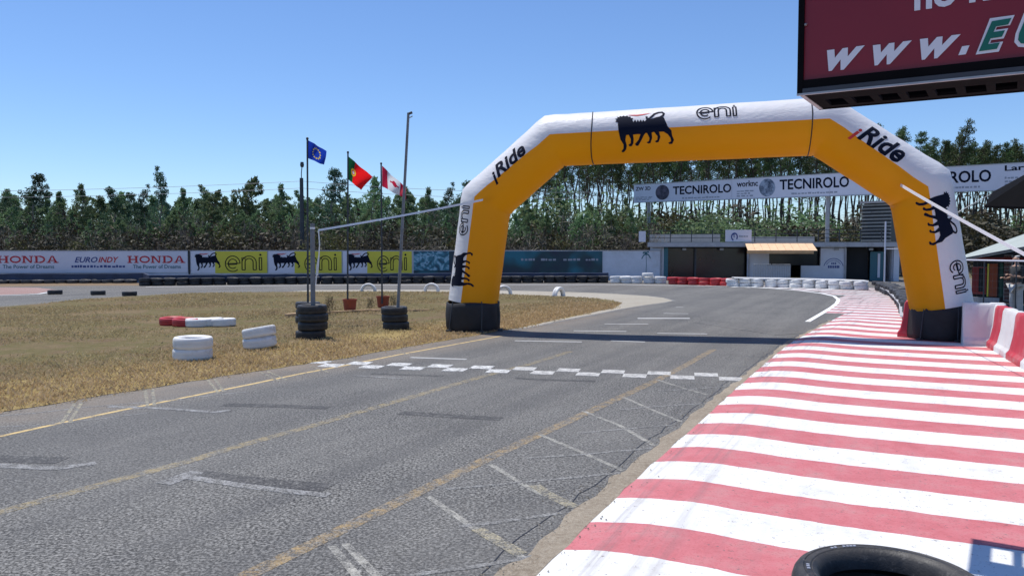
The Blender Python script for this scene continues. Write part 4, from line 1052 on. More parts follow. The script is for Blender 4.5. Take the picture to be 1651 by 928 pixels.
# terrace parapet with rails and posts
wbox(BPn, U(1030, 385), zt+.30, U(1041, 385), 2.92, .4, 'end_pillar', M['lilac'], rt, .2)
wbox(BPn, U(1046, 385), zt+.28, U(1168, 385), 2.80, .06, 'parapet_panel', M['rail'], rt, -3.0)
wbox(BPn, U(1212, 385), zt+.28, U(1330, 385), 2.62, .06, 'parapet_panel', M['rail'], rt, -3.0)
for i in range(12):
    x = 1046+i*34; wbox(BPn, U(x, 385), zt+.26, U(x, 385)+.05, 2.98, .05, 'rail_post', M['darksteel'], rt, .1)
for z in (2.5, 2.72, 2.94): wbox(BPn, U(1042, 385), z, U(1432, 385), z+.03, .03, 'rail', M['darksteel'], rt, .12)
for x in (1067, 1207, 1362): MB().tube([tuple(BPn.P(U(x), .1, .06)), tuple(BPn.P(U(x), zt+.02, .06))], .035, 8).build('downpipe', M['slab'], rt)
MB().tube([tuple(BPn.P(U(1052)+i*(U(1440)-U(1052))/24, zt-.06-.02*math.sin(i*1.3)**2, .05)) for i in range(25)], .012, 5).build('cable', M['black'], rt)
for x in (1100, 1160, 1345, 1400): wbox(BPn, U(x), zt-.20, U(x)+.22, zt-.08, .12, 'wall_lamp', M['rail'], rt, .13)
arch_logo = join2d(ribbon2d(arc(0, 0, 1.0, 1.0, 15, 165, 14), .06), ribbon2d(arc(0, 0, .82, .8, 30, 150, 10), .04), *[([(x-.06, .05), (x+.06, .05), (x+.06, .3), (x-.06, .3)], [(0, 1, 2, 3)]) for x in (-.5, -.33, -.16, .02, .2, .37, .52)], *[([(x-.05, .42), (x+.07, .42), (x+.07, .6), (x-.05, .6)], [(0, 1, 2, 3)]) for x in (-.18, .0, .18)])
on_wall(BPn, arch_logo, (1328, 416, 1360, 432), 'wall_emblem', M['blue_text'], rt, .012)
# timber awning over the kiosk
rt = empty('kiosk_awning', (0, 0, 0), label='orange timber awning over the kiosk window of the pit building', cat='awning')
a1 = BPn.uv(1200, 406); b1 = BPn.uv(1285, 405); z0 = 1.78; z1 = 2.16
for i in range(9):                                       # roof boards
    f0 = i/9; f1 = (i+1)/9-.004; ua = U(1200)+(U(1308)-U(1200))*f0; ub = U(1200)+(U(1308)-U(1200))*f1
    V = [BPn.P(ua, z0, 1.75), BPn.P(ub, z0, 1.75), BPn.P(ub, z1+.02, .36), BPn.P(ua, z1+.02, .36)]
    V += [v-Vector((0, 0, .035)) for v in V]
    MB().add(V, [(0, 1, 2, 3), (7, 6, 5, 4), (0, 4, 5, 1), (1, 5, 6, 2), (2, 6, 7, 3), (3, 7, 4, 0)]).build('board', M['woodroof'], rt)
wbox(BPn, U(1199), z0-.19, U(1302), z0-.02, .06, 'fascia', M['wood'], rt, 1.76)
for x in (1203, 1250, 1297): wbox(BPn, U(x), z0-.17, U(x)+.08, z0-.03, 1.4, 'bracket', M['wood'], rt, 1.69)
# board on the terrace
rt = empty('terrace_board', (0, 0, 0), label='white board with round emblem hung on the terrace railing', cat='board')
wbox(BPn, U(1169, 380), 2.28, U(1211, 380), 2.98, .04, 'board_panel', M['lilac'], rt, .22)
on_wall(BPn, join2d(ribbon2d(arc(0, 0, 1, 1, -40, 250, 16), .4), ribbon2d([(-.1, -.2), (-.2, .9)], .3)), (1178, 375, 1189, 388), 'board_emblem', M['blue_text'], rt, .235)
on_wall(BPn, dashes(4, 9), (1191, 379.5, 1205, 382), 'small_print', M['greytext'], rt, .235)
# crowd barriers before the kiosk
def crowd_barrier(x0, x1, d, label):
    rt = empty('crowd_barrier', (0, 0, 0), label=label, cat='barrier', group='steel crowd barriers by the kiosk')
    ua, ub = U(x0), U(x1); q = MB(); P = lambda u, z: BPn.P(u, z, d)
    q.tube([P(ua, .1), P(ua, 1.0), P(ub, 1.0), P(ub, .1)], .02, 6).tube([P(ua, .2), P(ub, .2)], .018, 6).build('barrier_frame', M['steel'], rt)
    for i in range(9):
        u = ua+(ub-ua)*(i+1)/10; MB().tube([P(u, .2), P(u, 1.0)], .012, 5).build('bar', M['steel'], rt)
    MB().box(tuple(P(ua+.2, .03)), (.05, .5, .04)).box(tuple(P(ub-.2, .03)), (.05, .5, .04)).build('feet', M['steel'], rt)
crowd_barrier(1208, 1234, 2.2, 'left steel crowd barrier before the kiosk wall')
crowd_barrier(1237, 1264, 2.1, 'right steel crowd barrier under the kiosk counter')
# louvred control tower right of the building, behind
TP = Plane(A(1388, 400, 55), A(1434, 400, 53.5))
rt = empty('control_tower', (0, 0, 0), label='grey louvred tower standing behind the pit building roof', cat='tower')
w_ = TP.len
wbox(TP, 0, 0, w_, 4.9, 2, 'tower_core', M['darksteel'], rt, -.1)
for i in range(13):
    z = 1.9+i*.24; wbox(TP, -.05, z, w_+.05, z+.10, .12, 'slat', M['rail'], rt, .03)
wbox(TP, -.1, 4.95, w_+.1, 5.1, 2.3, 'tower_roof', M['slab'], rt, .1)
rt = empty('white_mast', (0, 0, 0), label='thin white mast at the right end of the pit building', cat='mast')
q = A(1427, 400, 44.8); MB().tube([(q.x, q.y, 0), (q.x, q.y, 3.4)], .045, 8).build('mast_shaft', M['lilac'], rt)
q2 = A(1448, 402, 44.8); MB().tube([(q.x, q.y, 1.86), (q2.x, q.y, 1.86)], .03, 6).build('mast_arm', M['lilac'], rt)
# ================================================================ SPONSOR BRIDGE
SBp = Plane((9.5, 62), (29.6, 46))
rt = empty('sponsor_gantry', (0, 0, 0), label='long white overhead sponsor banner reading TECNIROLO on posts', cat='gantry')
def strip(pl, pts, depth, name, mat, rt, d=0.0):
    uv_ = [pl.uv(*p) for p in pts]; n = len(uv_); V = [pl.P(u, v, d) for u, v in uv_]+[pl.P(u, v, d-depth) for u, v in uv_]
    fs = [tuple(range(n)), tuple(range(2*n-1, n-1, -1))]+[(i, i+n, (i+1) % n+n, (i+1) % n) for i in range(n)]
    o = MB().add(V, fs).build(name, mat, rt); bm = bmesh.new(); bm.from_mesh(o.data); bmesh.ops.recalc_face_normals(bm, faces=bm.faces); bm.to_mesh(o.data); bm.free(); return o
yt = lambda x: 298.5+(x-1022)*(262.5-298.5)/629; yb = lambda x: 326+(x-1022)*(305-326)/629
xs_ = [1022, 1180, 1338, 1496, 1654, 1812]
for a, b in zip(xs_, xs_[1:]): strip(SBp, [(a, yb(a)), (b-.4, yb(b-.4)), (b-.4, yt(b-.4)), (a, yt(a))], .12, 'banner_panel', M['lilac'], rt)
strip(SBp, [(1020, yt(1020)), (1814, yt(1814)), (1814, yt(1814)-1.2), (1020, yt(1020)-1.2)], .16, 'top_rail', M['steel'], rt, .03)
strip(SBp, [(1020, yb(1020)+1.2), (1814, yb(1814)+1.2), (1814, yb(1814)), (1020, yb(1020))], .16, 'bottom_rail', M['steel'], rt, .03)
for x in (1043, 1332, 1760):
    u = SBp.uv(x, 350)[0]; autosmooth(MB().tube([tuple(SBp.P(u, 0, -.3)), tuple(SBp.P(u, 6.0, -.3))], .14, 10).build('support_post', M['greypole'], rt))
def onb(vf, x0, x1, f0, f1, name, mat, d=.012):             # f0,f1: fractions of the banner height from the top
    u0 = SBp.uv(x0, yt(x0)+10)[0]; u1 = SBp.uv(x1, yt(x1)+10)[0]
    V, fs = fit(vf, (0, 0, 1, 1))
    def fn(a, b):
        x = x0+(x1-x0)*a; f = f1+(f0-f1)*b; y = yt(x)+(yb(x)-yt(x))*f
        u, v = SBp.uv(x, y); return SBp.P(u, v, d)
    return place((V, fs), fn, name, mat, rt)
onb(text2d('TECNIROLO', .022), 1085, 1179, .20, .66, 'sponsor_lettering', M['navy'])
onb(text2d('TECNIROLO', .022), 1257, 1369, .14, .64, 'sponsor_lettering', M['navy'])
onb(text2d('TECNIROLO', .022), 1458, 1598, .18, .66, 'sponsor_lettering', M['navy'])
onb(text2d('ZW 3D', .02), 1025, 1049, .12, .34, 'partner_lettering', M['navy'])
onb(text2d('worknc', .02), 1188, 1222, .10, .40, 'partner_lettering', M['navy'])
onb(text2d('Lary', .02), 1620, 1662, .06, .34, 'partner_lettering', M['navy'])
for a, b, f0, f1, n, s_ in ((1100, 1160, .82, .90, 12, 1), (1276, 1350, .80, .88, 14, 2), (1535, 1580, .80, .88, 8, 3), (1025, 1052, .70, .90, 4, 4), (1188, 1215, .58, .90, 4, 5), (1620, 1645, .5, .85, 4, 6)):
    onb(dashes(n, s_, 1 if n > 5 else 3), a, b, f0, f1, 'small_print', M['greytext'])
s = N('globe_print'); v = s.pos(); s.col(s.ramp(s.noise(v, 2.2, 4, .6), [(.4, (.03, .05, .09)), (.6, (.32, .38, .48))])); gm = s.m
s = N('dark_disc_print'); v = s.pos(); s.col(s.ramp(s.noise(v, 3, 3), [(.4, (.02, .02, .04)), (.65, (.10, .08, .12))])); dm = s.m
disc = poly2d(arc(0, 0, 1, 1, 0, 345, 23))
onb(disc, 1057, 1079, .08, .92, 'disc_emblem', dm); onb(disc, 1224, 1250, .06, .94, 'globe_emblem', gm)
onb(disc, 1410, 1436, .1, .9, 'globe_emblem', gm)
# ================================================================ RIGHT BARRIERS
def barrier(a, b, mat, label, h=.80, wb=.46, group='plastic barrier blocks along the kerb'):
    a = Vector((a[0], a[1], 0)); b = Vector((b[0], b[1], 0)); d = b-a; L = d.length-.03
    prof = [(-wb/2, .0), (-wb/2, .10), (-wb/2+.05, .16), (-.13, .40), (-.10, h-.06), (-.07, h), (.07, h), (.10, h-.06), (.13, .40), (wb/2-.05, .16), (wb/2, .10), (wb/2, 0)]
    n = len(prof); V = []; fs = []
    xs = [-L/2, -L/2+.03, -L*.17, -L*.13, L*.13, L*.17, L/2-.03, L/2]; ins = [.02, 0, 0, .014, .014, 0, 0, .02]
    for x, q in zip(xs, ins):
        for y, z in prof: V.append((x, y*(1-q*3), z*(1-q) if z > .1 else z))
    for i in range(len(xs)-1):
        for j in range(n-1): fs.append((i*n+j, i*n+j+1, (i+1)*n+j+1, (i+1)*n+j))
        fs.append((i*n+n-1, i*n, (i+1)*n, (i+1)*n+n-1))
    fs += [tuple(range(n-1, -1, -1)), tuple((len(xs)-1)*n+j for j in range(n))]
    o = MB().add(V, fs).build('barrier_block', mat, label=label, cat='barrier', group=group)
    c = (a+b)/2; o.location = (c.x, c.y, .02); o.rotation_euler = (0, 0, math.atan2(d.y, d.x)); return bevel(o, .012, 2, 25)
barrier((8.36, 16.7), (8.95, 17.75), M['pvc_red'], 'red barrier block half hidden behind the arch\'s right base', .78)
barrier((8.82, 15.58), (9.50, 15.26), M['pvc_white'], 'white barrier block standing right against the arch\'s base', .83)
bl = [(9.45, 15.75, 'w'), (9.20, 15.15, None)]
pts = [Vector((9.28, 15.08, 0)), Vector((9.02, 14.42, 0)), Vector((8.62, 13.42, 0)), Vector((8.23, 12.42, 0)), Vector((7.84, 11.42, 0)), Vector((7.45, 10.42, 0)), Vector((7.06, 9.42, 0)), Vector((6.67, 8.42, 0)), Vector((6.28, 7.42, 0)), Vector((5.89, 6.42, 0)), Vector((5.50, 5.42, 0)), Vector((5.11, 4.42, 0))]
lbs = ['red barrier block just right of the white end block', 'white barrier block between the two red ones at the right edge', 'red barrier block at the right edge of the picture']
for i in range(len(pts)-1):
    r = i % 2 == 0
    barrier(pts[i], pts[i+1], M['pvc_red'] if r else M['pvc_white'], lbs[i] if i < 3 else f"{'red' if r else 'white'} barrier block beside the kerb, beyond the right edge")
barrier((9.62, 15.9), (9.32, 15.14), M['pvc_white'], 'short white barrier block where the barrier row turns')
# ================================================================ RIGHT PADDOCK: fence, kiosk, tent, canopy
FP = Plane(A(1552, 450, 22.5), A(1700, 450, 19.5))
rt = empty('mesh_fence', (0, 0, 0), label='wire mesh fence with white top rail behind the right barriers', cat='fence')
u0, u1 = -.3, FP.uv(1760, 450)[0]; zr = 1.57
MB().tube([tuple(FP.P(u0, zr)), tuple(FP.P(u1, zr))], .022, 8).build('top_rail', M['lilac'], rt)
for i in range(5): MB().tube([tuple(FP.P(u0+i*(u1-u0)/4, 0)), tuple(FP.P(u0+i*(u1-u0)/4, zr))], .018, 8).build('fence_post', M['darksteel'], rt)
wires = MB()
for i in range(int((u1-u0)/.14)): wires.tube([tuple(FP.P(u0+i*.14, .1)), tuple(FP.P(u0+i*.14, zr))], .0018, 3, cap=False)
for i in range(8): wires.tube([tuple(FP.P(u0, .12+i*.18)), tuple(FP.P(u1, .12+i*.18))], .0018, 3, cap=False)
wires.build('wire_mesh', M['darksteel'], rt, kind='stuff')
KP = Plane(A(1552, 450, 27.5), A(1700, 450, 25.5))
rt = empty('red_kiosk', (0, 0, 0), label='dark red panelled kiosk under the grey-green tent roof', cat='kiosk')
kb = lambda x0, y0, x1, y1, n, m, d=0.0, dep=.05: quad_box(KP, x0, y0, x1, y1, dep, n, m, rt, d)
cred = plain('dark_red_panel', (.22, .015, .012), .6, .15, 1); cor = plain('dark_orange_panel', (.28, .05, .012), .6, .1, 1); cgr = plain('dark_green_cloth', (.012, .06, .045), .8, .2, 2); cbr = plain('brown_brick', (.13, .06, .055), .9, .2, 3)
quad_box(KP, 1552, 404, 1760, 490, .1, 'back_panel', M['dark'], rt, -1.0, zb=0)
kb(1567, 430, 1590, 474, 'red_panel', cred); kb(1578, 432, 1586, 470, 'dark_panel', M['dark'], .01); kb(1591.5, 425, 1594, 478, 'yellow_post', M['yellowb'])
kb(1595, 425, 1608, 478, 'red_panel', cor); kb(1608.5, 422, 1611, 478, 'dark_post', M['dark']); kb(1611, 424, 1617, 479, 'green_cloth', cgr)
kb(1566, 479, 1612, 492, 'low_wall', M['slab'], .1); kb(1560, 415, 1650, 420, 'red_fascia', cred, .05)
for r in range(12):
    for c in range(3):
        kb(1618.5+c*4.1+(r % 2)*.5, 412+r*6, 1618.5+c*4.1+3.5+(r % 2)*.5, 412+r*6+5, 'brick', cbr, .0)
kb(1618, 411, 1631.5, 485, 'brick_bed', M['rail'], -.02)
# tent roof
rt = empty('tent_roof', (0, 0, 0), label='sloping grey-green tent roof over the red kiosk', cat='tent')
P4 = [A(1553, 417, 25.5), A(1700, 390, 21), A(1700, 360, 25.5), A(1553, 411.5, 28.5)]
V = P4+[p-Vector((0, 0, .05)) for p in P4]
MB().add(V, [(0, 1, 2, 3), (7, 6, 5, 4), (0, 4, 5, 1), (1, 5, 6, 2), (2, 6, 7, 3), (3, 7, 4, 0)]).build('roof_sheet', M['canvas'], rt)
MB().tube([P4[0], P4[1]], .03, 6).build('eave_bar', M['darksteel'], rt)
for p in (P4[0], P4[1], P4[2], P4[3]): MB().tube([(p.x, p.y, 0), (p.x, p.y, p.z-.04)], .035, 8).build('tent_leg', M['steel'], rt)
# dark canopy with guy line
rt = empty('dark_canopy', (0, 0, 0), label='black tilted canopy edge at the right, beneath the sponsor banner', cat='canopy')
Q = [A(1600, 313, 19), A(1720, 248, 17), A(1740, 340, 16), A(1588, 335, 18)]
V = Q+[p+Vector((0, .0, .05)) for p in Q]
MB().add(V, [(0, 1, 2, 3), (7, 6, 5, 4), (0, 4, 5, 1), (1, 5, 6, 2), (2, 6, 7, 3), (3, 7, 4, 0)]).build('canopy_sheet', M['matte'], rt)
MB().tube([A(1535, 347.5, 18.9), Q[0]+Vector((0, 0, .02)), Q[1]+Vector((0, 0, .02))], .012, 6).build('guy_line', M['steel'], rt)
for p in (Q[1], Q[2]): MB().tube([(p.x, p.y, 0), tuple(p)], .04, 8).build('canopy_pole', M['darksteel'], rt)
# ================================================================ PERSON behind the fence
def person():
    Y = 21.0; x = (1639.5-CX)/F*Y
    rt = empty('person', (x, Y, 0), 0, label='person in a dark shirt and light grey trousers standing behind the fence', cat='person')
    def skin(name, verts, edges, rad, mat, root=0, sub=1):
        me = bpy.data.meshes.new(name); me.from_pydata(verts, edges, []); o = bpy.data.objects.new(name, me); COL.objects.link(o)
        md = o.modifiers.new('s', 'SKIN'); 
        if not me.skin_vertices: me.skin_vertices.new()
        for i, r in enumerate(rad): me.skin_vertices[0].data[i].radius = r if isinstance(r, tuple) else (r, r)
        me.skin_vertices[0].data[root].use_root = True
        sb = o.modifiers.new('u', 'SUBSURF'); sb.levels = sb.render_levels = sub
        dg = bpy.context.evaluated_depsgraph_get(); nm = bpy.data.meshes.new_from_object(o.evaluated_get(dg)); bpy.data.objects.remove(o)
        nm.materials.clear(); nm.materials.append(mat); nm.polygons.foreach_set('use_smooth', [True]*len(nm.polygons))
        q = bpy.data.objects.new(name, nm); COL.objects.link(q); q.parent = rt; return q
    # body faces left (-x), arms bent in front
    B = [(0, 0, .95), (.0, 0, 1.15), (.0, 0, 1.38), (.0, 0, 1.47), (-.01, 0, 1.53), (-.02, 0, 1.60), (-.015, 0, 1.68),
         (0, .19, 1.40), (.03, .22, 1.13), (-.20, .12, 1.10), (0, -.19, 1.40), (.04, -.22, 1.14), (-.20, -.14, 1.18),
         (0, .10, .88), (-.02, .11, .50), (.02, .11, .08), (-.10, .11, .04), (0, -.10, .88), (.03, -.11, .50), (.05, -.11, .08), (-.07, -.11, .04), (-.28, .10, 1.12), (-.28, -.12, 1.21)]
    E = [(0, 1), (1, 2), (2, 3), (3, 4), (4, 5), (5, 6), (2, 7), (7, 8), (8, 9), (2, 10), (10, 11), (11, 12), (0, 13), (13, 14), (14, 15), (15, 16), (0, 17), (17, 18), (18, 19), (19, 20), (9, 21), (12, 22)]
    Rr = [(.09, .11), (.08, .10), (.08, .11), .05, .05, .085, .075, .045, .038, .026, .045, .038, .026, .09, .06, .045, .04, .09, .06, .045, .04, .028, .028]
    skin('body', B, E, Rr, M['skin'])
    tb = [B[i] for i in (0, 1, 2, 7, 8, 10, 11)]; skin('shirt', [(0, 0, .93)]+tb[1:], [(0, 1), (1, 2), (2, 3), (3, 4), (2, 5), (5, 6)], [(.15, .18), (.14, .17), (.14, .19), .085, .07, .085, .07], M['shirt'])
    lb = [(0, 0, .95), (0, .10, .86), (-.02, .11, .50), (.02, .11, .10), (0, -.10, .86), (.03, -.11, .50), (.05, -.11, .10)]
    skin('trousers', lb, [(0, 1), (1, 2), (2, 3), (0, 4), (4, 5), (5, 6)], [(.145, .165), .105, .08, .07, .105, .08, .07], M['trouser'])
    skin('hair', [(.01, 0, 1.66), (.0, 0, 1.715)], [(0, 1)], [.088, .07], M['hair'])
    f = MB()
    for z0, yy in ((1.12, .10), (1.21, -.12)):
        for k in range(4): f.tube([(-.29, yy-.03+k*.02, z0), (-.345, yy-.03+k*.02, z0+.005), (-.37+.006*abs(k-1), yy-.03+k*.02, z0-.02)], [.010, .009, .007], 6)
        f.tube([(-.27, yy+.035, z0), (-.31, yy+.055, z0+.02)], [.011, .008], 6)
    f.build('fingers', M['skin'], rt, smooth=True)
    h = MB(); h.tube([(-.10, 0, 1.615), (-.118, 0, 1.60), (-.10, 0, 1.585)], [.012, .016, .010], 6)
    for s_ in (-1, 1): h.tube([(-.02, s_*.078, 1.63), (-.015, s_*.09, 1.605)], .015, 6); h.lathe([(0, .008), (.008, 0), (0, -.008)], 8, c=(-.095, s_*.032, 1.635), closed=False)
    h.build('face_features', M['skin'], rt, smooth=True)
    MB().box((-.095, 0, 1.562), (.02, .045, .01)).build('mouth', M['redtext'], rt)
    for yy, xx in ((.11, -.03), (-.11, 0.0)): bevel(MB().box((xx, yy, .045), (.27, .10, .08)).build('shoe', M['black'], rt), .02)
person()
# ================================================================ SIGN BOX, top right
def signbox():
    H = 2.9
    a = A(1285.5, 154, 5.24); fl = Vector((a.x, a.y, H)); u = Vector((.846, -.532, 0)).normalized(); n = Vector((.532, .846, 0)).normalized(); Lg = 2.6; T = .70
    pl = Plane((fl.x, fl.y), (fl.x+u.x, fl.y+u.y))
    rt = empty('hanging_sign', (0, 0, 0), label='dark red hanging sign box with white web address, top right', cat='sign')
    top = 4.15
    wbox(pl, .035, H+.085, Lg, top, .02, 'face_panel', M['maroon'], rt, -.012)
    wbox(pl, 0, H, .035, top, .05, 'frame_side', M['matte'], rt, .012)
    wbox(pl, .0351, H+.03, Lg, H+.085, .05, 'frame_rail', M['matte'], rt, .008)
    wbox(pl, .0, H-.012, Lg, H+.0, .02, 'silver_trim', M['steel'], rt, .018)
    wbox(pl, .0351, H+.001, Lg, H+.0295, .05, 'frame_rail', M['darksteel'], rt, .014)
    wbox(pl, 0, H, .03, H+.06, T-.06, 'end_cheek', M['steel'], rt, -.05)
    wbox(pl, 0, H, Lg, H+.10, .03, 'rear_rail', M['matte'], rt, -T+.03)
    # slotted floor of the box: long bars and cross bars leave rectangular openings
    z0, z1 = H+.004, H+.024
    wbox(pl, .031, z0, Lg, z1, .085, 'floor_bar', M['matte'], rt, -(T-.125)-.0)
    wbox(pl, .031, z0, Lg, z1, .27, 'floor_bar', M['matte'], rt, -.052)
    x = .031; first = True
    while x < Lg:
        w = .05 if not first else .075; first = False
        wbox(pl, x, z0, x+w, z1, T-.125-.325, 'floor_slat', M['matte'], rt, -.324); x += w+.115
    # lettering
    def f(vf, px, name, mat, d=.004, parts=1):
        x0, y0, x1, y1 = px          # measured at left and right ends
        return None
    def word(vf, p0, p1, p2, p3, name, mat, d):            # p0 bottom-left, p1 bottom-right, p2 top-right, p3 top-left, pixels
        q = [pl.uv(*p) for p in (p0, p1, p2, p3)]
        V, fs = fit(vf, (0, 0, 1, 1))
        def fn(x, y):
            a_ = (q[0][0]*(1-x)+q[1][0]*x, q[0][1]*(1-x)+q[1][1]*x); b_ = (q[3][0]*(1-x)+q[2][0]*x, q[3][1]*(1-x)+q[2][1]*x)
            return pl.P(a_[0]*(1-y)+b_[0]*y, a_[1]*(1-y)+b_[1]*y, d)
        place((V, fs), fn, name, mat, rt)
    wb = text2d('w', .035, .3)
    word(wb, (1331, 115), (1386, 110), (1394, 73), (1333, 81), 'web_lettering', M['signtext'], -.006)
    word(wb, (1405, 106), (1461, 101), (1470, 65), (1407, 73), 'web_lettering', M['signtext'], -.006)
    word(wb, (1481, 97), (1538, 91), (1549, 55), (1483, 63), 'web_lettering', M['signtext'], -.006)
    word(([(0, 0), (.8, 0), (1, 1), (.2, 1)], [(0, 1, 2, 3)]), (1545, 89), (1560, 87), (1563, 73), (1548, 75), 'web_lettering', M['signtext'], -.006)
    word(text2d('E', .07, .3), (1573, 88), (1627, 81), (1636, 24), (1578, 32), 'capital_outline', M['signtext'], -.006)
    word(text2d('E', .035, .3), (1578, 83), (1621, 77), (1631, 29), (1584, 37), 'capital_lettering', M['green'], -.002)
    word(text2d('U', .07, .3), (1634, 79), (1694, 70), (1704, 12), (1641, 21), 'capital_outline', M['signtext'], -.006)
    word(text2d('U', .035, .3), (1640, 73), (1688, 65), (1698, 17), (1647, 26), 'capital_lettering', M['green'], -.002)
    word(text2d('no k', .03, .0), (1474, 18), (1600, 0), (1603, -52), (1474, -28), 'upper_lettering', M['signtext'], -.006)
    c = pl.P(*pl.uv(1299, 40), .0); o = MB().lathe([(0, .012), (.006, .01), (.010, 0)], 8, closed=False).build('rivet', M['steel'], rt)
    o.location = c; o.rotation_euler = pl.n.to_track_quat('Z', 'Y').to_euler()
    # arm that holds it, beyond the frame
    autosmooth(MB().tube([tuple(pl.P(Lg-.3, 0, -T*.5)), tuple(pl.P(Lg-.3, 4.3, -T*.5))], .06, 10).build('sign_post', M['darksteel'], rt))
signbox()
# ================================================================ FOREGROUND TYRE STACK
def worn_rubber():
    s = N('worn_slick_rubber'); v = s.pos(True); n = s.noise(v, 5, 6, .75); sc = s.noise(v, 38, 4, .8)
    c = s.mix(s.ramp(n, [(.42, 0.0), (.75, .55)]), (.017, .017, .019), (.11, .10, .09)); c = s.mix(s.ramp(sc, [(.58, 0.0), (.68, .5)]), c, (.16, .15, .14)); s.col(c)
    s.l(s.ramp(n, [(.3, .38), (.7, .75)]), s.b.inputs['Roughness']); s.bump(s.math('ADD', sc, s.noise(v, 120, 2)), .35, .003); return s.m
def fore():
    Y = 2.42; x = (1446-CX)/F*Y; R = .30
    for i in range(5):
        top = i == 4
        h = .095
        if top:
            prof = [(.205, -.075), (.215, -.09), (.26, -.098), (.288, -.08), (.297, -.055), (.300, -.02), (.296, -.017), (.296, -.009), (.300, -.006), (.300, .03), (.298, .055), (.292, .075), (.283, .088), (.272, .0945), (.262, .0965), (.259, .094), (.256, .0965), (.240, .096), (.236, .0925), (.232, .0945), (.222, .090), (.214, .080), (.208, .068), (.204, .055), (.200, .035), (.235, .02), (.26, 0), (.255, -.05), (.22, -.065)]
            o = MB().lathe(prof, 96).build('tyre', worn_rubber(), label='black slick tyre on top of the nearest stack, bottom right', cat='tyre', group='nearest tyre stack'); autosmooth(o, 32)
            o.location = (x, Y, .795); o.rotation_euler = (0, 0, .6); o.scale = (.96, .96, 1)
            # moulded marks on the sidewall
            mk = MB()
            for a in (1.0, 1.05, 1.1, 1.16, 1.3, 1.36, 2.2, 2.26, 2.33):
                mk.box((.247*math.cos(a), .247*math.sin(a), .0975), (.010, .009, .0022), a)
            mk.build('moulded_marks', M['greytext'], o, kind='stuff')
        else:
            nm = ['lowest', 'second lowest', 'middle', 'fourth'][i]
            tyre('b', (x+random.uniform(-.02, .02), Y+random.uniform(-.02, .02), .09+.178*i), f'{nm} black tyre of the nearest stack, below the frame edge', (0, 0, i), 'nearest tyre stack', .95)
fore()
# ================================================================ TREES
def leaves(C, n_per, spread, size, droop=0.0, asp=2.2, r=None):
    r = r or rng
    C = np.repeat(np.asarray(C, float), n_per, 0); n = len(C)
    sp = np.repeat(np.asarray(spread, float).reshape(-1, 1) if np.ndim(spread) else np.full((n//n_per, 1), spread), n_per, 0)
    d = r.normal(size=(n, 3)); d /= np.linalg.norm(d, axis=1, keepdims=True); P = C+d*sp*(r.random((n, 1))**.5)*np.array([1, 1, .8])
    a = r.normal(size=(n, 3)); a[:, 2] -= droop; a /= np.linalg.norm(a, axis=1, keepdims=True)
    b = np.cross(a, r.normal(size=(n, 3))); b /= np.linalg.norm(b, axis=1, keepdims=True)
    s_ = size*r.uniform(.6, 1.4, (n, 1)); w = s_/asp
    return np.stack([P-a*s_/2, P+b*w/2, P+a*s_/2, P-b*w/2], 1)
def leafmesh(name, quads, mat, trunk=None, tm=None):
    n = len(quads); V = quads.reshape(-1, 3); tv = []; tf = []
    me = bpy.data.meshes.new(name)
    me.vertices.add(4*n); me.vertices.foreach_set('co', V.reshape(-1)); me.loops.add(4*n); me.loops.foreach_set('vertex_index', np.arange(4*n, dtype=np.int32))
    me.polygons.add(n); me.polygons.foreach_set('loop_start', np.arange(0, 4*n, 4, dtype=np.int32)); me.update(); me.validate(); me.materials.append(mat)
    return me
def eucalyptus(seed, h=8.0, wd=2.2, base=.06, n=260, per=17, leaf=.21, mat='leaf', tip=1.0):
    r = np.random.default_rng(seed); C = []; sp = []
    tr = MB(); pts = [Vector((0, 0, 0))]
    for k in range(1, 7): pts.append(Vector((r.normal()*.06*k, r.normal()*.06*k, h*.97*k/6)))
    tr.tube(pts, [.14-.021*k for k in range(7)], 6)
    for i in range(n):
        f = base+(1-base)*r.random()**.85; z = h*f
        prof = (min(1, (f-base)/.18)**.6)*(1-f)**.85*1.35+.025
        lob = 1+.38*math.sin(f*17+seed)+.25*math.sin(f*37+seed*2)
        a = r.random()*6.283; rad = wd*prof*lob*(r.random()**.45)*(1+.25*math.sin(a*2+seed))
        k = min(5, int(f*6)); c = pts[k].lerp(pts[k+1], f*6-k)
        C.append((c.x+math.cos(a)*rad, c.y+math.sin(a)*rad, z+r.normal()*.1)); sp.append(.14+.34*(1-f)+.05)
        if i % 6 == 0: tr.tube([c-Vector((0, 0, .4*rad)), Vector(C[-1])], [.03, .01], 4, cap=False)
    q = leaves(C, per, np.array(sp), leaf, 1.2, 3.0, r)
    return leafmesh('crown', q, M[mat]), tr
def mk_tree_protos(spec):
    out = []
    for k in spec:
        me, tr = eucalyptus(**k); t = MB(); t.v = tr.v; t.f = tr.f; t.mi = tr.mi
        tm = bpy.data.meshes.new('trunk'); tm.from_pydata(tr.v, [], tr.f); tm.materials.append(M['ebark']); out.append((me, tm, k.get('h', 8.0)))
    return out
EU = mk_tree_protos([dict(seed=1, h=8, wd=2.0), dict(seed=2, h=8, wd=2.6, n=260), dict(seed=3, h=8, wd=1.6, n=180), dict(seed=4, h=8, wd=2.3, mat='leafd', n=250), dict(seed=5, h=8, wd=1.5, mat='leafd', n=170), dict(seed=6, h=8, wd=2.8, mat='leaf', n=240, leaf=.3)])
def tree(var, px, ytop, Y, label, group, wide=1.0, protos=None, name='eucalyptus_tree', cat='tree'):
    me, tm, h0 = protos[var]; T = A(px, ytop, Y); rt = empty(name, (T.x, Y, 0), random.random()*6.28, label=label, cat=cat, group=group)
    s = T.z/h0
    for nm, m in (('crown', me), ('trunk', tm)):
        o = bpy.data.objects.new(nm, m); COL.objects.link(o); o.parent = rt
    rt.scale = (s*wide, s*wide, s); return rt
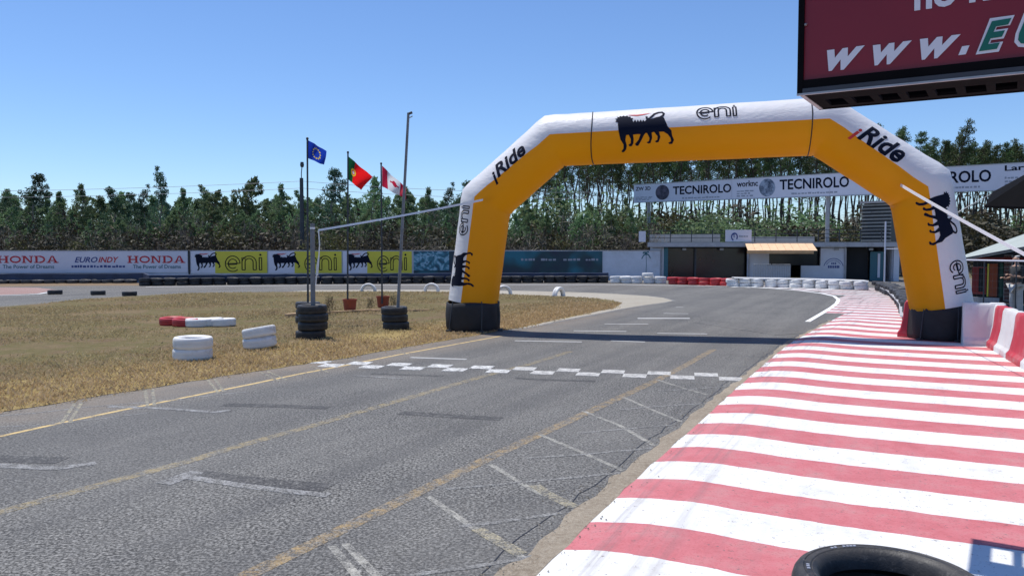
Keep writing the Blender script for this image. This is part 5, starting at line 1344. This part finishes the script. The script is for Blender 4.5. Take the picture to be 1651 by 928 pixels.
def where_old(px):
    for x, w in ((110, 'the left end of the pale banner'), (205, 'the EUROINDY lettering'), (306, 'the second HONDA lettering'), (435, 'the left yellow banner'), (550, 'the middle yellow banner'), (665, 'the right yellow banner'), (770, 'the teal banner'), (975, 'the navy banner, seen through the arch'), (1070, 'the bare wall end, seen through the arch')):
        if px < x: return w
    return 'the pit building'
big = [(12, 307, 2), (50, 281, 3), (92, 311, 0), (132, 299, 0), (180, 304, 3), (232, 301, 4), (259, 272, 4), (298, 306, 0), (325, 300, 2), (347, 308, 5), (404, 287, 5), (452, 299, 0), (478, 309, 2), (530, 274, 3), (560, 312, 2), (602, 286, 1), (655, 303, 5), (690, 305, 0), (724, 298, 4), (745, 293, 3), (850, 322, 0), (905, 306, 1), (955, 330, 5), (1010, 322, 0), (-40, 300, 1), (-90, 290, 3)]
szn = {0: 'grey-green', 1: 'broad grey-green', 2: 'slim pale green', 3: 'dense dark blue-green', 4: 'slim dark', 5: 'wide loose green'}
for i, (px, yt_, v) in enumerate(big):
    tall = 'tallest spiky-topped ' if yt_ < 283 else ('tall ' if yt_ < 301 else 'shorter ')
    tree(v, px, yt_, 60+random.uniform(0, 6), f'{tall}{szn[v]} eucalyptus, front row, behind {where(px)}', 'front row of eucalyptus trees', {3: 1.1, 4: .9}.get(v, 1.0)*1.05, EU)
i = 0
for row, (Y0, y0, y1, st) in enumerate(((70, 314, 336, 22), (78, 308, 328, 24), (56, 338, 368, 27))):
    px = -130+row*9
    while px < (820 if row < 2 else 1060):
        v = random.choice([0, 1, 2, 3, 5]) if row < 2 else random.choice([0, 2, 5])
        yy = random.uniform(y0, y1)
        rn = ['second row', 'back row', 'low young row'][row]
        tree(v, px, yy, Y0+random.uniform(-2, 2), f'{szn[v]} eucalyptus, {rn}, behind {where(px)}', 'rows of eucalyptus trees', 1.25 if row < 2 else 1.0, EU)
        px += st*random.uniform(.7, 1.3)
# scrub: brown bushes and dead stalks in front
def bush(seed, mat, h=2.2, wd=1.5, n=60, per=14, leaf=.16, asp=2.2, droop=0):
    r = np.random.default_rng(seed); C = []; tr = MB()
    for i in range(n):
        a = r.random()*6.283; f = r.random(); rad = wd*(1-f*.55)*r.random()**.5; C.append((math.cos(a)*rad, math.sin(a)*rad, .15+h*f*(.8+.2*math.sin(a*3+seed))))
        if i % 4 == 0: tr.tube([(0, 0, 0), tuple(np.array(C[-1])*.6), C[-1]], [.02, .012, .006], 3, cap=False)
    me = leafmesh('foliage', leaves(C, per, .35, leaf, droop, asp, r), M[mat]); tm = bpy.data.meshes.new('stem'); tm.from_pydata(tr.v, [], tr.f); tm.materials.append(M['ebark'])
    return me, tm, h
BU = [bush(11, 'scrubleaf'), bush(12, 'leafo', 2.4, 1.6, 70), bush(13, 'twig', 2.6, 1.3, 55, 12, .34, 12, -1.5), bush(14, 'leaf', 2.6, 1.6, 80), bush(15, 'scrubleaf', 1.8, 1.9, 60), bush(16, 'twig', 2.0, 1.6, 60, 10, .30, 12, -1.5)]
bn = ['brown scrub bush', 'olive green bush', 'dead grey stalky bush', 'green leafy bush', 'low brown scrub bush', 'dry pale twiggy bush']
def bush_at(v, px, Y, h, label, w=1.0, group='scrub bushes behind the wall'):
    me, tm, h0 = BU[v]; x = (px-CX)/F*Y; rt = empty('scrub_bush', (x, Y, 0), random.random()*6.28, label=label, cat='bush', group=group); s = h/h0
    for nm, m in (('foliage', me), ('stem', tm)):
        o = bpy.data.objects.new(nm, m); COL.objects.link(o); o.parent = rt
    rt.scale = (s*w, s*w, s)
for row, (Y0, h0, h1, st) in enumerate(((50.5, 2.1, 2.8, 21), (53.5, 2.6, 3.4, 23), (57, 3.0, 4.2, 28))):
    px = -120
    while px < 1075:
        v = random.choice([0, 4, 2, 5, 1, 2, 0])
        if 320 < px < 560 and row == 0 and random.random() < .4: v = 1
        bush_at(v, px, Y0+random.uniform(-.8, .8), random.uniform(h0, h1), f"{bn[v]}, {['nearest', 'middle', 'farther'][row]} scrub row, behind {where(px)}", 1.1)
        px += st*random.uniform(.7, 1.3)
for row, (Y0, h0, h1, st) in enumerate(((66, 3.0, 4.6, 30), (74, 4.0, 6.0, 30), (84, 4.0, 6.6, 34))):
    px = 1000+row*8
    while px < 1760:
        v = random.choice([3, 0, 3, 4, 3, 1, 0, 3, 4, 2] if px < 1400 else [3, 0, 4, 0, 1, 0]); bush_at(v, px, Y0+random.uniform(-3, 3), random.uniform(h0, h1), f"{bn[v]}, {['nearest', 'middle', 'farther'][row]} undergrowth below the pines {'left of the pit building' if px < 1065 else ('behind the pit building' if px < 1440 else 'right of the arch')}", 1.3, 'undergrowth below the pines'); px += st*random.uniform(.7, 1.3)
for px, y, h in ((860, 0, 5.4), (885, 0, 6.6), (925, 0, 6.2), (960, 0, 5.2), (1000, 0, 5.8), (1035, 0, 5.0), (845, 0, 7.0), (1110, 0, 4.5), (1150, 0, 5.0)):
    bush_at(3, px, 61+random.uniform(-2, 2), h, f'tall green leafy bush behind {where(px)} at the pines\' edge', 1.0, 'green bushes at the edge of the pines')
# small dry shrubs by the buckets
bush_at(4, 530, 22.6, .55, 'small brown dry shrub beside the left terracotta bucket', .35, 'dry shrubs by the flagpoles')
bush_at(4, 596, 24.4, .38, 'low dry tuft between the two terracotta buckets', .4, 'dry shrubs by the flagpoles')
bush_at(4, 634, 24.8, .45, 'small dry tuft just right of the right terracotta bucket', .35, 'dry shrubs by the flagpoles')
# pines
def pine(seed, h=16.0):
    r = np.random.default_rng(seed); tr = MB(); pts = [Vector((r.normal()*.05*k, r.normal()*.05*k, h*k/8)) for k in range(9)]
    tr.tube(pts, [.17-.018*k for k in range(9)], 7)
    C = []; sp = []
    for i in range(58):
        f = .66+.34*r.random()**.8; z = h*f; k = min(7, int(f*8)); c = pts[k].lerp(pts[k+1], f*8-k); a = r.random()*6.283
        rad = (1-f)**.55*2.6*(.3+.7*r.random())+.1; e = Vector((c.x+math.cos(a)*rad, c.y+math.sin(a)*rad, z+rad*.35)); C.append(tuple(e)); sp.append(.42)
        tr.tube([c, c.lerp(e, .6)+Vector((0, 0, -.05)), e], [.035, .02, .01], 4, cap=False)
    for i in range(16):                                  # dead lower branches
        f = .22+.42*r.random(); k = min(7, int(f*8)); c = pts[k].lerp(pts[k+1], f*8-k); a = r.random()*6.283; L = r.uniform(.4, 1.3)
        tr.tube([c, c+Vector((math.cos(a)*L, math.sin(a)*L, r.uniform(-.2, .3)))], [.022, .006], 3, cap=False)
    me = leafmesh('crown', leaves(C, 26, np.array(sp), .30, -.6, 4.0, r), M['needle']); tm = bpy.data.meshes.new('trunk'); tm.from_pydata(tr.v, [], tr.f); tm.materials.append(M['bark']); return me, tm, h
PI = [pine(s) for s in (21, 22, 23, 24, 25)]
edge = [(1441, 214), (1462, 206), (1482, 216), (1505, 224), (1520, 228), (1534, 222), (1551, 198), (1572, 232), (1590, 228), (1613, 234), (1628, 246), (1648, 226), (1668, 210), (1690, 215)]
for j, (px, y) in enumerate(edge):
    tree(j % 5, px, y, 78+random.uniform(-3, 3), f"{'tallest' if y < 200 else ('tall' if y < 225 else 'lower')} pine on the skyline {'just right of the arch diagonal' if px < 1500 else ('above the ROLO lettering' if px < 1605 else 'at the right edge above the banner')}", 'pines on the skyline right of the arch', 1.0, PI, 'pine_tree')
for row, (Y0, st) in enumerate(((84, 17), (95, 15), (108, 15), (124, 13))):
    px = 850+row*5
    while px < 1720:
        hh = random.uniform(13.2, 16.5)*(.86 if px < 900 else 1); Yq = Y0+random.uniform(-4, 4); yq = 400-(hh-CH)*F/Yq
        if px > 1430: yq = max(yq, 236+random.uniform(-6, 14))
        yq = max(yq, 205 if px > 900 else 258)
        sec = 'behind the left part of the beam' if px < 1050 else ('behind the first TECNIROLO lettering' if px < 1200 else ('behind the second TECNIROLO lettering' if px < 1400 else ('behind the ROLO lettering' if px < 1600 else 'at the right edge')))
        tree(random.randrange(5), px, yq, Yq, f"slender bare-trunked pine, {['front', 'second', 'third', 'back'][row]} rank, {sec}", 'tall pines in the plantation', .95, PI, 'pine_tree')
        px += st*random.uniform(.5, 1.5)
# far wood and tree line as one mass
def far_wood():
    n = 900; C = []; x = rng.uniform(-120, 190, n); y = rng.uniform(140, 165, n); z = rng.uniform(.3, 7.0, n)*(.8+.2*np.sin(x*.3)); C = np.stack([x, y, z], 1)
    me = leafmesh('distant_wood', leaves(C, 22, 1.6, .8), M['leafd']); o = bpy.data.objects.new('distant_wood', me); COL.objects.link(o); tag(o, label='far dark wood filling the gaps between the tree trunks', cat='wood', kind='stuff')
far_wood()
# dry ground cover behind the wall
def ground_cover():
    n = 1500; x = rng.uniform(-40, 40, n); y = rng.uniform(50, 70, n); C = np.stack([x, y, rng.uniform(.1, .7, n)], 1)
    me = leafmesh('ground_cover', leaves(C, 10, .6, .3, -1, 5), M['scrubleaf']); o = bpy.data.objects.new('ground_cover', me); COL.objects.link(o); tag(o, label='tangled brown ground cover beneath the trees behind the wall', cat='ground cover', kind='stuff')
ground_cover()
# street lamp behind wall and wires
rt = empty('street_lamp', (0, 0, 0), label='dark street lamp behind the wall, left of the blue flag', cat='street lamp')
T = A(486, 287, 52); x = T.x
autosmooth(MB().tube([(x, 52, 0), (x, 52, T.z)], [.16, .12], 10).build('lamp_post', M['darksteel'], rt))
T2 = A(487, 268, 52); MB().tube([(x, 52, T.z-.1), (x, 52, T.z+.3), tuple(T2)], .03, 8).build('lamp_arm', M['darksteel'], rt)
T3 = A(487, 266, 52); MB().lathe([(0, .20), (.10, .19), (.13, .0), (.09, -.14), (0, -.16)], 14, c=tuple(T3), closed=False).build('lamp_head', M['darksteel'], rt)
def wire(a, b, sag, r=.012):
    P = [Vector(a).lerp(Vector(b), i/16)-Vector((0, 0, sag*4*(i/16)*(1-i/16))) for i in range(17)]
    return MB().tube(P, r, 4).build('overhead_wire', M['greypole'], label=None)
for dz, nm in ((0, 'upper'), (-.45, 'lower')):
    o = wire((x, 52, T.z-.2+dz), tuple(A(-260, 308, 58)+Vector((0, 0, dz))), .25); tag(o, label=f'{nm} thin overhead wire from the lamp post to the left edge', cat='wire')
    o = wire((x, 52, T.z-.2+dz), tuple(A(1000, 309, 60)+Vector((0, 0, dz))), .3); tag(o, label=f'{nm} thin overhead wire from the lamp post toward the arch', cat='wire')

# ---------------------------------------------------------------- labels of look-alikes: place in their row, from the left
def finish_labels():
    W_ = ['', 'first', 'second', 'third', 'fourth', 'fifth', 'sixth', 'seventh', 'eighth', 'ninth', 'tenth', 'eleventh', 'twelfth', 'thirteenth', 'fourteenth', 'fifteenth', 'sixteenth', 'seventeenth', 'eighteenth', 'nineteenth', 'twentieth']
    by = {}
    for o in S.objects:
        if o.parent is None and 'label' in o.keys(): by.setdefault(o['label'], []).append(o)
        if o.name.startswith('small_print'): o['kind'] = 'stuff'
    for l, os_ in by.items():
        if len(os_) < 2: continue
        os_.sort(key=lambda o: o.location.x/max(.1, o.location.y)); n = len(os_)
        for i, o in enumerate(os_):
            if n > 20: continue
            o['label'] = l+(', leftmost' if i == 0 else (', rightmost' if i == n-1 else f', {W_[i+1]} from left'))
            if 'group' not in o.keys(): o['group'] = l
finish_labels()
